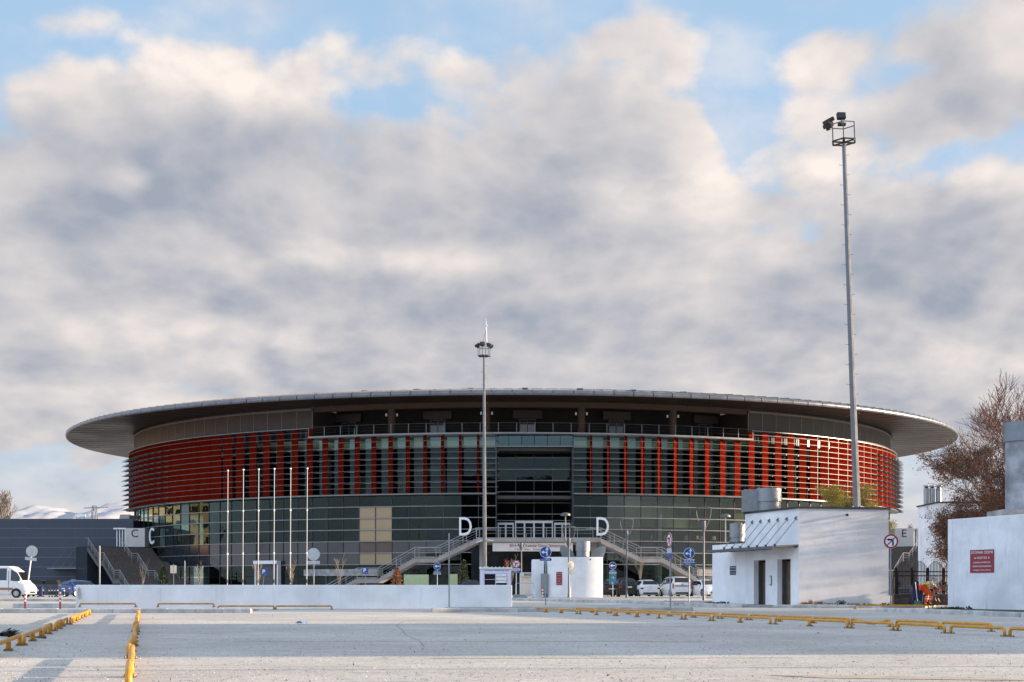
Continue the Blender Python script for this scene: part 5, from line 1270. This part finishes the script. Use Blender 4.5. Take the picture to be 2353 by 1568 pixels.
J = {'hip': (-.20, 0, .93), 'hl': (-.18, .11, .88), 'hr': (-.18, -.11, .88), 'kl': (.10, .13, .50), 'kr': (.20, -.13, .50), 'al': (-.04, .13, .09), 'ar': (.12, -.13, .09), 'tl': (.10, .14, .04), 'tr': (.26, -.14, .04),
     'waist': (-.02, 0, .99), 'chest': (.25, 0, .98), 'neck': (.42, 0, .90), 'head': (.53, 0, .80), 'crown': (.60, 0, .70),
     'sl': (.32, .19, .93), 'sr': (.32, -.19, .93), 'el': (.36, .22, .62), 'er': (.40, -.22, .60), 'wl': (.45, .16, .36), 'wr': (.50, -.16, .34), 'pl': (.47, .15, .28), 'pr': (.53, -.15, .26)}
nm = list(J); vs_ = [J[k] for k in nm]; I = nm.index
es_ = [(I(a), I(b)) for a, b in (('hip', 'hl'), ('hip', 'hr'), ('hl', 'kl'), ('hr', 'kr'), ('kl', 'al'), ('kr', 'ar'), ('al', 'tl'), ('ar', 'tr'), ('hip', 'waist'), ('waist', 'chest'), ('chest', 'neck'), ('neck', 'head'), ('head', 'crown'),
       ('chest', 'sl'), ('chest', 'sr'), ('sl', 'el'), ('sr', 'er'), ('el', 'wl'), ('er', 'wr'), ('wl', 'pl'), ('wr', 'pr'))]
rad = [{'hip': .13, 'hl': .085, 'hr': .085, 'kl': .058, 'kr': .058, 'al': .045, 'ar': .045, 'tl': .04, 'tr': .04, 'waist': .13, 'chest': .145, 'neck': .06, 'head': .095, 'crown': .07, 'sl': .07, 'sr': .07, 'el': .05, 'er': .05, 'wl': .035, 'wr': .035, 'pl': .035, 'pr': .035}[k] for k in nm]
for pk in ('pl', 'pr'):
    b = Vector(J[pk])
    for k in range(5):
        o1 = b + Vector((.02 + .012 * k, -.03 + .016 * k, -.035)); o2 = o1 + Vector((.012, 0, -.035 - .006 * (2 - abs(k - 2))))
        if k == 4: o1 = b + Vector((.045, .03, .0)); o2 = o1 + Vector((.02, .01, -.035))
        vs_ += [tuple(o1), tuple(o2)]; n0 = len(vs_); es_ += [(I(pk), n0 - 2), (n0 - 2, n0 - 1)]; rad += [.009, .008]
skin('body', vs_, es_, rad, MT['skin'], sw)
skin('trousers', [J[k] for k in ('hip', 'hl', 'hr', 'kl', 'kr')] + [(-.03, .13, .12), (.13, -.13, .12)], [(0, 1), (0, 2), (1, 3), (2, 4), (3, 5), (4, 6)], [.15, .112, .112, .088, .088, .082, .082], MT['cloth_orange'], sw)
skin('vest', [(-.08, 0, .975), J['waist'], J['chest'], (.36, 0, .94)], [(0, 1), (1, 2), (2, 3)], [(.15, .15), (.16, .16), (.175, .175), (.12, .12)], MT['cloth_lime'], sw)
for a in (('sl', 'el', 'wl'), ('sr', 'er', 'wr')): skin('sleeve', [J[k] for k in a], [(0, 1), (1, 2)], [.085, .066, .052], MT['cloth_dark'], sw)
skin('cap', [(.50, 0, .86), (.56, 0, .78), (.615, 0, .69)], [(0, 1), (1, 2)], [.075, .112, .085], MT['cloth_orange'], sw)
for kx, kz_ in (((.065, .13), .42), ((.165, -.13), .42)):
    for dz_ in (0, -.10):
        MB().lathe([(.093, -.02), (.093, .02)], 14, (kx[0] - (.02 if dz_ else 0), kx[1], kz_ + dz_)).build('reflective_band', MT['reflective'], sw, True)
for k in (.08, .24): MB().lathe([(.182, -.018), (.182, .018)], 16).build('vest_band', MT['reflective'], sw, True).matrix_local = Matrix.Translation((k, 0, .99)) @ Matrix.Rotation(R(88), 4, 'Y')
for a in ('tl', 'tr'): q = J[a]; MB().box(q[0] - .2, q[0] + .07, q[1] - .05, q[1] + .05, 0, .09).build('boot', MT['cloth_dark'], sw, bevel=.03)
e_ = MB().lathe([(.0, -.012), (.012, 0), (0, .012)], 6, (.615, .035, .76)).lathe([(.0, -.012), (.012, 0), (0, .012)], 6, (.615, -.035, .76)); e_.build('eyes', MT['sign_black'], sw)
bn_ = thing('wheelie_bin', 'dark blue wheeled bin beside the street sweeper', 'bin', (gx(2106, 63.2), 63.2, .1))
mb = MB(); mb.add([(-.22, -.22, .04), (.22, -.22, .04), (.22, .22, .04), (-.22, .22, .04), (-.28, -.28, .92), (.28, -.28, .92), (.28, .28, .92), (-.28, .28, .92)], [(0,3,2,1),(4,5,6,7),(0,1,5,4),(1,2,6,5),(2,3,7,6),(3,0,4,7)])
mb.build('tub', MT['bin_blue'], bn_, bevel=.03); MB().box(-.31, .31, -.31, .33, .922, .99).build('lid', MT['bin_blue'], bn_, bevel=.02)
for x in (-.2, .2): MB().lathe([(.09, -.03), (.09, .03)], 12).build('wheel', MT['tyre'], bn_).matrix_local = Matrix.Translation((x, .26, .09)) @ Matrix.Rotation(R(90), 4, 'Y')
dp = thing('dustpan', 'green long-handled dustpan with white stick by the blue bin', 'dustpan', (gx(2109.5, 62.2), 62.2, .1))
MB().add([(-.14, -.12, 0), (.14, -.12, 0), (.14, .12, 0), (-.14, .12, 0), (-.13, .06, .24), (.13, .06, .24), (.13, .12, .24), (-.13, .12, .24)], [(0,3,2,1),(4,5,6,7),(0,1,5,4),(1,2,6,5),(2,3,7,6),(3,0,4,7)]).build('pan', MT['green_plastic'], dp)
MB().tube([(0, .09, .24), (-.10, .1, 1.12)], .014, 6).build('stick', MT['sign_white'], dp)

# ------------------------------------------------------------------ trees and plants
def branchy(seed, H, r0, levels, spread=.55, up=.25, first=.3, nb=(3, 5), shrink=.66, twig=.008, lean=(0, 0), leaf=None, leafn=0, leafz=(0, 99), nsides=5, droop=0.0):
    rr = random.Random(seed); trunk = MB(); tw = MB(); lv = MB()
    def leafs(p, n):
        for _ in range(n):
            c = p + Vector((rr.gauss(0, .13), rr.gauss(0, .13), rr.gauss(0, .13))); s = rr.uniform(.02, .05)
            a = Vector((rr.gauss(0, 1), rr.gauss(0, 1), rr.gauss(0, 1))).normalized(); b = a.cross(Vector((rr.random(), rr.random(), 1))).normalized()
            lv.add([c - a * s, c + b * s * .6, c + a * s, c - b * s * .6], [(0, 1, 2, 3)])
    def grow(p, d, L, r, lev):
        n = 4 if lev < 2 else 3; pts = [p]; q = p; dd = d
        for i in range(n):
            dd = (dd + Vector((rr.gauss(0, .13), rr.gauss(0, .13), rr.gauss(0, .10) + (up * .25 if lev else .1) - droop * lev * .06))).normalized(); q = q + dd * (L / n); pts.append(q)
        rads = [max(twig, r * (1 - .5 * i / n)) for i in range(n + 1)]
        (trunk if lev == 0 else tw).tube(pts, rads, 8 if lev == 0 else (5 if lev == 1 else 3), cap=False)
        if leaf and lev >= levels - 1 and leafz[0] < q.z < leafz[1]: leafs(pts[-1], leafn); leafs(pts[-2], leafn // 2)
        if lev >= levels: return
        k = rr.randint(*nb) + (2 if lev == 0 else 0)
        for i in range(k):
            u = first + (1 - first) * (i + rr.random()) / k if lev == 0 else .25 + .75 * (i + rr.random()) / k
            j = min(n - 1, int(u * n)); pp = pts[j].lerp(pts[j+1], u * n - j)
            a = rr.uniform(0, 2 * math.pi); base = (pts[j+1] - pts[j]).normalized(); ref = Vector((math.cos(a), math.sin(a), 0)); side = (ref - base * ref.dot(base)).normalized()
            nd = (base * (1 - spread) + side * spread + Vector((0, 0, up))).normalized()
            grow(pp, nd, L * shrink * rr.uniform(.7, 1.15), rads[j] * rr.uniform(.45, .65), lev + 1)
        if lev: grow(pts[-1], dd, L * shrink * .8, rads[-1], lev + 1)
    grow(Vector((0, 0, 0)), Vector((lean[0], lean[1], 1)).normalized(), H * .48, r0, 0)
    return trunk, tw, lv
def plant_tree(name, label, loc, g, bark='bark', twigm='twig', leafm=None, rz=0.0, group=None, cat='tree'):
    t = thing(name, label, cat, loc, rz, group); tr, tw, lv = g
    tr.build('trunk', MT[bark], t, True, sharp=True); tw.build('crown', MT[twigm], t)
    if leafm and lv.f: lv.build('leaves', MT[leafm], t)
    return t
plant_tree('bare_tree', 'tall bare tree with upswept branches at the right edge', (25.0, 66.0, .1), branchy(3, 10.6, .20, 5, .54, .24, .20, (4, 5), .66, .010, (-.06, 0)))
plant_tree('bare_tree', 'second bare tree behind the fat chimney', (25.4, 58.6, .1), branchy(17, 10.2, .20, 5, .54, .28, .20, (4, 5), .66, .010, (-.10, 0)))
plant_tree('rusty_tree', 'dense reddish tree with withered leaves overhanging the white walls', (22.4, 57.6, .1), branchy(8, 8.2, .17, 6, .56, .20, .18, (3, 4), .68, .007, (-.05, 0), True, 2, (1.0, 7.2), droop=.3), leafm='leaf_rust')
plant_tree('rusty_tree', 'lower reddish thicket hanging over the right wall', (21.5, 57.0, .1), branchy(21, 6.0, .12, 6, .60, .14, .12, (3, 4), .68, .007, (-.06, 0), True, 2, (.6, 5.6), droop=.4), leafm='leaf_rust')
plant_tree('bare_tree', 'bare tree out of view at right, nearest the lift house wall', (36, 64.4, .1), branchy(31, 8.6, .2, 5, .55, .25, .25, (3, 4), .66, .014))
plant_tree('yellow_tree', 'small tree with yellow leaves behind the lift house roof', (gx(2004, 96), 96, .2), branchy(5, 9.3, .12, 4, .5, .3, .3, (4, 6), .6, .008, (0, 0), True, 26), leafm='leaf_yellow', twigm='twig_pale')
plant_tree('yellow_tree', 'low yellowing tree just left of the tall mast foot', (gx(1950, 97), 97, .2), branchy(6, 8.0, .12, 4, .5, .25, .3, (4, 6), .6, .008, (0, 0), True, 18), leafm='leaf_yellow', twigm='twig_pale')
g0 = branchy(41, 11, .16, 4, .45, .4, .2, (4, 6), .6, .02)
far0 = plant_tree('bare_tree', 'far bare tree between the arena and the white block', (gx(2092, 190), 190, .25), g0, twigm='twig_pale')
far_lab = [(2112, 200, 'far bare tree just left of the flue pipes', 1.05), (2068, 215, 'far bare tree half hidden by the red facade', 1.0), (2135, 205, 'far bare tree behind the flue pipes', .95), (-14, 240, 'sunlit bare tree at the far left edge of the skyline', 1.9)]
for px, Y, lb, sc in far_lab:
    c = copy_tree(far0); c.location = (gx(px, Y), Y, .25); c.rotation_euler.z = rnd.random() * 6; c.scale = (sc, sc, sc * 1.05); c['label'] = lb
sap = branchy(51, 3.4, .035, 3, .4, .6, .45, (2, 4), .6, .006)
s0 = plant_tree('sapling', 'thin bare sapling in front of the wide brown stairs', (gx(324, 110), 110, .25), sap, 'twig_pale', 'twig_pale', group='thin saplings along the forecourt')
for px, Y, lb, sc in ((454, 112, 'thin sapling left of the first flag pole', .95), (588, 112, 'thin sapling left of the roller shutter', 1.0), (665, 124, 'thin sapling under the terrace ledge, among the flag poles', 1.05), (776, 116, 'thin sapling right of the round sign back', 1.2), (1170, 128, 'reddish sapling right of the central mast', 1.25), (1465, 126, 'reddish sapling behind the white hatchback', 1.25)):
    c = copy_tree(s0); c.location = (gx(px, Y), Y, .25); c.rotation_euler.z = rnd.random() * 6; c.scale = (sc,) * 3; c['label'] = lb
def conifer(label, px, Y, h, w, m='leaf_green'):
    t = thing('evergreen_shrub', label, 'shrub', G(px, Y)); rr = random.Random(px); MB().tube([(0, 0, 0), (0, 0, h * .9)], [.05, .01], 6).build('trunk', MT['bark'], t)
    lv = MB()
    for i in range(900):
        z = rr.random() ** .8; r = w * (1 - z) ** .7 * rr.uniform(.55, 1.1) * (1 + .18 * math.sin(z * 40)); a = rr.random() * 6.283; c = Vector((r * math.cos(a), r * math.sin(a), .15 + z * h)); s = rr.uniform(.06, .13)
        d = Vector((math.cos(a), math.sin(a), .7 + rr.gauss(0, .3))).normalized(); b = d.cross(Vector((rr.gauss(0, 1), rr.gauss(0, 1), 1))).normalized()
        lv.add([c, c + d * s + b * s * .5, c + d * s * 1.9, c + d * s - b * s * .5], [(0, 1, 2, 3)])
    lv.build('crown', MT[m], t)
conifer('dark cone-shaped evergreen at the foot of the brown stairs', 376, 112, 2.4, .55)
conifer('slim green evergreen beside the payment booth', 1066, 124, 3.2, .6)
conifer('rust-tinged shrub under the left entrance staircase', 912, 130, 2.6, .7, 'leaf_rust')
conifer('red-leaved shrub right of the central mast', 1163, 134, 3.6, .35, 'leaf_red')
conifer('small yellow shrub behind the black cars', 1397, 122, 1.3, .45, 'leaf_yellow')
def weed(label, x, y, h, w, n, dead=False):
    t = thing('weed', label, 'plant', (x, y, gz(y) + .1), group='weeds along the white walls'); rr = random.Random(int(x * 91 + y)); lv = MB(); st_ = MB()
    for i in range(n):
        a = rr.uniform(-1, 1) * w; tip = Vector((a * 1.4, rr.uniform(-.12, .08), h * rr.uniform(.35, 1) * (1 - .5 * abs(a) / w))); st_.tube([(a * .4, 0, 0), tip * .5 + Vector((0, 0, h * .12)), tip], .006, 3, cap=False)
        for k in range(6):
            c = tip * rr.uniform(.3, 1); d = Vector((rr.gauss(0, 1), rr.gauss(0, .5), rr.gauss(.2, .6))).normalized() * rr.uniform(.03, .07); b = Vector((d.z, 0, -d.x)) * .5; lv.add([c, c + d * .5 + b, c + d, c + d * .5 - b], [(0, 1, 2, 3)])
    st_.build('stems', MT['twig'], t); lv.build('leaves', MT['leaf_rust' if dead else 'leaf_green'], t)
for lb, f_, h_, w_, n_, dd in (('dry sprawling weed at the left foot of the streaky wall', .14, .34, .5, 26, True), ('leafy upright weed at the middle of the streaky wall', .46, .36, .16, 20, False), ('low dark weeds left of the upright weed', .32, .16, .5, 26, False), ('low dark weeds at the right half of the streaky wall', .68, .13, .6, 26, False), ('small weed tuft at the right corner of the streaky wall', .94, .14, .25, 16, False)):
    q = A_ + (B_ - A_) * f_ + nB * .14; weed(lb, q.x, q.y, h_, w_, n_, dd)
q = L_ + (L2 - L_) * .5 + nF * .15; weed('weed fringe at the foot of the lower wing', q.x, q.y, .12, .9, 30)
q = wall_at_px(2230) + wn * .2; weed('weed fringe at the foot of the wall with the red notice', q.x, q.y, .10, 1.0, 40)

# ------------------------------------------------------------------ small things about the forecourt
t = thing('waste_container', 'dark lidded waste container behind the minibus', 'container', G(105, 118), R(4))
MB().add([(-1.2, -.5, .15), (1.2, -.5, .15), (1.2, .5, .15), (-1.2, .5, .15), (-1.35, -.6, 1.1), (1.35, -.6, 1.1), (1.35, .6, 1.1), (-1.35, .6, 1.1)], [(0,3,2,1),(4,5,6,7),(0,1,5,4),(1,2,6,5),(2,3,7,6),(3,0,4,7)]).build('tub', MT['galv_dark'], t, bevel=.03)
for sg in (-1, 1): MB().prism([(-.6, 0), (.6, 0), (.45, .38), (-.45, .38)], (sg * .66, -.6, 1.11), (1, 0, 0), (0, 0, 1), (0, 1.2, 0)).build('lid', MT['black_part'], t)
for x in (-1, 1): MB().lathe([(.1, -.04), (.1, .04)], 10).build('wheel', MT['tyre'], t).matrix_local = Matrix.Translation((x, -.3, .1)) @ Matrix.Rotation(R(90), 4, 'X')
t = thing('plastic_bin', 'small blue bin in front of the dark waste container', 'bin', G(93, 113)); MB().box(-.22, .22, -.22, .22, .02, .85).build('tub', MT['bin_blue'], t, bevel=.04); MB().box(-.25, .25, -.25, .25, .852, .93).build('lid', MT['bin_blue'], t, bevel=.02)
for i, px in enumerate((87, 99.5, 113, 119.5, 126, 132.5, 147.5)):
    t = thing('bollard', ORD[i] + ' from the left of the black bollards behind the minibus', 'bollard', G(px, 110), group='black bollards')
    MB().lathe([(.06, 0), (.055, .62), (.05, .64)], 10).build('post', MT['iron_black'], t, True); MB().lathe([(.062, .5), (.062, .6)], 10).build('white_band', MT['reflective'], t, True); MB().lathe([(.062, .12), (.062, .18)], 10).build('white_band', MT['reflective'], t, True)
t = thing('air_conditioner', 'grey outdoor air-conditioning unit on the hall wall', 'air conditioner', (gx(180, 171), 171.3, 1.3)); MB().box(-.95, .95, -.4, .5, 0, 1.0).build('casing', MT['galv'], t, bevel=.03); MB().lathe([(.34, 0), (.34, .02)], 18).build('fan_grille', MT['black_part'], t).matrix_local = Matrix.Translation((-.45, -.41, .5)) @ Matrix.Rotation(R(90), 4, 'X')
t = thing('red_white_post', 'red and white striped post at the press gate', 'bollard', G(1247, 99))
for k in range(7): MB().lathe([(.06, k * .12), (.06, k * .12 + .118)], 10).build('band', MT['delineator' if k % 2 == 0 else 'reflective'], t, True)
t = thing('concrete_barrier', 'dotted grey plastic bump block at the booth corner', 'barrier', G(1195, 95)); MB().prism([(-.6, 0), (.6, 0), (.5, .26), (.2, .34), (-.45, .34)], (0, 0, 0), (1, 0, 0), (0, 0, 1), (0, .35, 0)).build('block', MT['bare_concrete'], t, bevel=.04)
t = thing('litter_paper', 'crumpled white paper lying on the open ground', 'litter', (gx(692, 32.2), 32.2, 0)); rr = random.Random(5)
MB().grid([[(x * .06 - .12 + rr.gauss(0, .012), y * .05 - .1, .015 + abs(rr.gauss(0, .03)) + (.05 if 1 <= x <= 3 and 1 <= y <= 3 else 0)) for x in range(5)] for y in range(5)]).build('sheet', MT['sign_white'], t)
t = thing('broom', 'black broom lying on the ground at the left edge', 'broom', (-8.72, 23.0, 0), R(-20)); bl = MB(); rr = random.Random(9)
for i in range(70): a = Vector((-.28 + rr.uniform(0, .06), rr.uniform(-.10, .10), .06 + rr.uniform(-.03, .06))); bl.tube([a, a + Vector((rr.uniform(.12, .24), rr.gauss(0, .03), rr.gauss(.0, .05)))], .006, 3, cap=False)
bl.build('bristles', MT['black_part'], t); MB().tube([(-.1, 0, .05), (.72, -.12, .02)], .016, 6).build('stick', MT['black_part'], t); MB().box(-.32, -.26, -.12, .12, .03, .10).build('head', MT['black_part'], t)
lit = MB(); rr = random.Random(77)
for i in range(150):
    y = 12 + 40 * rr.random() ** 1.5; x = rr.uniform(-.45, .45) * y * 1.0; s = rr.uniform(.006, .022) * (2 if rr.random() < .04 else 1); a = rr.random() * 3.14; d = Vector((math.cos(a), math.sin(a), 0)) * s; b = Vector((-d.y, d.x, 0)) * rr.uniform(.3, .7); c = Vector((x, y, .006))
    lit.add([c - d, c + b + Vector((0, 0, rr.uniform(0, .02))), c + d + Vector((0, 0, rr.uniform(0, .03))), c - b], [(0, 1, 2, 3)])
grit = MB(); rr = random.Random(78)
for i in range(11000):
    y = 11.3 + 24 * rr.random() ** 1.7; x = rr.uniform(-.42, .42) * y; s = rr.uniform(.004, .011); a = rr.random() * 6.28; h = s * rr.uniform(.7, 1.3)
    q = [(x + s * math.cos(a + k * 2.1), y + s * math.sin(a + k * 2.1), .0) for k in range(3)] + [(x + rr.gauss(0, s * .3), y, h)]
    grit.add(q, [(0, 1, 3), (1, 2, 3), (2, 0, 3)])
tag(grit.build('loose_grit', mat('grit', (.46, .43, .40), .9, var=.5, scale=3), None), 'loose stone grit scattered over the near concrete', 'grit', kind='stuff')
tag(lit.build('leaf_litter', mat('litter_brown', (.10, .07, .045), .9, var=.5, scale=2), None), 'scattered dry leaves and grit on the car park', 'litter', kind='stuff')
for (xa, ya), (xb, yb_), w_ in (((-4.6, 21.4), (3.2, 21.5), .035), ((-1.0, 16.2), (3.5, 16.3), .03), ((2.2, 30.5), (4.6, 29.9), .05), ((-8.5, 36.2), (-2, 36.6), .05)):
    MB().add([(xa, ya - w_, .004), (xb, yb_ - w_, .004), (xb, yb_ + w_, .004), (xa, ya + w_, .004)], [(0, 1, 2, 3)]).build('worn_line', mat('worn_line', (.50, .40, .27), .9, var=.3, scale=5), lot)
for pts_ in ([(-2.9, 35), (-2.75, 31), (-2.35, 28), (-2.0, 24.5), (-1.55, 21.8), (-1.3, 19.4)],):
    mb = MB(); 
    for (xa, ya), (xb, yb_) in zip(pts_, pts_[1:]): mb.add([(xa - .006, ya, .0035), (xa + .006, ya, .0035), (xb + .006, yb_, .0035), (xb - .006, yb_, .0035)], [(0, 1, 2, 3)])
    mb.build('crack', mat('crack', (.20, .19, .18), .95), lot)
pt = MB().add([(x, y, .0045) for x, y in ((2.5, 13.0), (3.0, 12.55), (5.6, 12.05), (5.9, 12.25), (3.6, 12.86))], [(0, 1, 2, 3, 4)]); pt.build('worn_patch', mat('patch', (.46, .36, .27), .9, var=.15), lot)

# cafe chairs seen behind the glass
for i, px in enumerate((1500, 1512, 1530, 1545, 1576, 1588, 1606, 1622, 1640, 1652, 1668)):
    s = s_of_px(px, -1.4); q = ell(s, -1.4 - .7 * (i % 2), 6.26); t = thing('cafe_chair', ORD[i] + ' from the left of the white chairs behind the upper glass', 'chair', q, ang(s) + rnd.uniform(-.8, .8), 'white chairs behind the glass')
    MB().box(-.22, .22, -.22, .22, .44, .48).build('seat', MT['sign_white'], t); MB().box(-.22, .22, .18, .22, .481, .95).build('backrest', MT['sign_white'], t, bevel=.02)
    for x in (-.19, .19):
        for y in (-.19, .19): MB().box(x - .015, x + .015, y - .015, y + .015, 0, .44).build('leg', MT['steel'], t)

# ------------------------------------------------------------------ skyline at the left, and what stands out of view
py_ = thing('pylon', 'lattice power pylon on the skyline above the grey hall', 'pylon', (gx(217, 420), 420, 0)); mb = MB()
for sx in (-1, 1):
    for sy in (-1, 1): mb.bar((sx * 2.2, sy * 2.2, 0), (sx * .5, sy * .5, 28), .22, .22)
for k in range(9):
    z0, z1 = k * 3.1, (k + 1) * 3.1; w0, w1 = 2.2 - 1.7 * z0 / 28, 2.2 - 1.7 * z1 / 28
    mb.bar((-w0, -w0, z0), (w1, -w1, z1), .14, .14); mb.bar((w0, -w0, z0), (-w1, -w1, z1), .14, .14); mb.bar((-w1, -w1, z1), (w1, -w1, z1), .14, .14)
mb.build('lattice', MT['galv'], py_)
for z in (22.5, 27.2): MB().bar((-3.4, 0, z), (4.6, 0, z + .3), .3, .3).build('cross_arm', MT['galv'], py_)
sh_ = thing('far_shed', 'grey shed roof with truss ends beside the arena on the skyline', 'building', (gx(288, 300), 300, 0)); MB().prism([(-3.2, 8), (3.0, 8), (3.0, 17), (1.0, 18.2), (-1.2, 18.2)], (0, 0, 0), (1, 0, 0), (0, 0, 1), (0, 14, 0)).build('body', MT['far_roof'], sh_)
for k in range(5): MB().bar((-2.6 + k * 1.1, -.1, 16.2), (-2.0 + k * 1.1, -.1, 17.2), .12, .12).build('truss_member', MT['board_white'], sh_)
sg_ = thing('roof_sign', 'long low building with a white rooftop sign on the skyline', 'building', (gx(180, 420), 420, 0)); MB().box(-6, 6, 0, 8, 14, 23.7).build('body', MT['apartment_ochre'], sg_); MB().box(-1.0, 2.4, -.4, 0, 24.5, 25.1).build('sign_board', MT['sign_white'], sg_)
for x in (-.6, 2): MB().bar((x, -.2, 23.6), (x, -.2, 24.6), .15, .15).build('sign_leg', MT['galv_dark'], sg_)
def apartment(label, x, y, wx, wy, h, m, rz=0.0, group='apartment blocks out of view'):
    t = thing('apartment_block', label, 'building', (x, y, .2), rz, group)
    MB().box(-wx/2, wx/2, -wy/2, wy/2, 0, h).build('wall', MT[m], t); MB().box(-wx/2 - .4, wx/2 + .4, -wy/2 - .4, wy/2 + .4, h, h + .5).build('roof', MT['far_roof'], t)
    me = MB().box(-.02, .06, -.75, .75, 0, 1.5).mesh('window', MT['dark_glass'])
    for f in range(int(h / 3)):
        for k in range(int(wy / 3.4)): place('window', me, t, (wx/2, -wy/2 + 1.9 + k * 3.4, 1.0 + f * 3))
apartment('tall beige apartment block out of view left, mirrored in the glass', -150, 205, 16, 26, 30, 'apartment_beige')
apartment('ochre apartment block out of view left, mirrored in the glass', -146, 168, 14, 22, 26, 'apartment_ochre')
apartment('farthest ochre apartment block out of view left, mirrored in the glass', -158, 242, 16, 24, 28, 'apartment_ochre')
apartment('plain block out of view at right that shades the foreground', 33, 27.6, 10, 15.6, 12.5, 'apartment_beige', R(0), 'blocks out of view at right')
apartment('long dark block behind the camera, mirrored in the entrance glass', 10, -190, 170, 14, 42, 'hall_dark', R(0), 'blocks behind the camera')  # added unseen, tall and dark so the entrance glass reflects dark
for i, (x, y) in enumerate(((-112, 190), (-108, 150), (-118, 215), (-100, 128))):
    c = copy_tree(far0); c.location = (x, y, .2); c.scale = (1.25,) * 3; c.rotation_euler.z = i * 1.3; c['label'] = ORD[i] + ' bare tree out of view left, before the apartment blocks'; c['group'] = 'bare trees out of view'
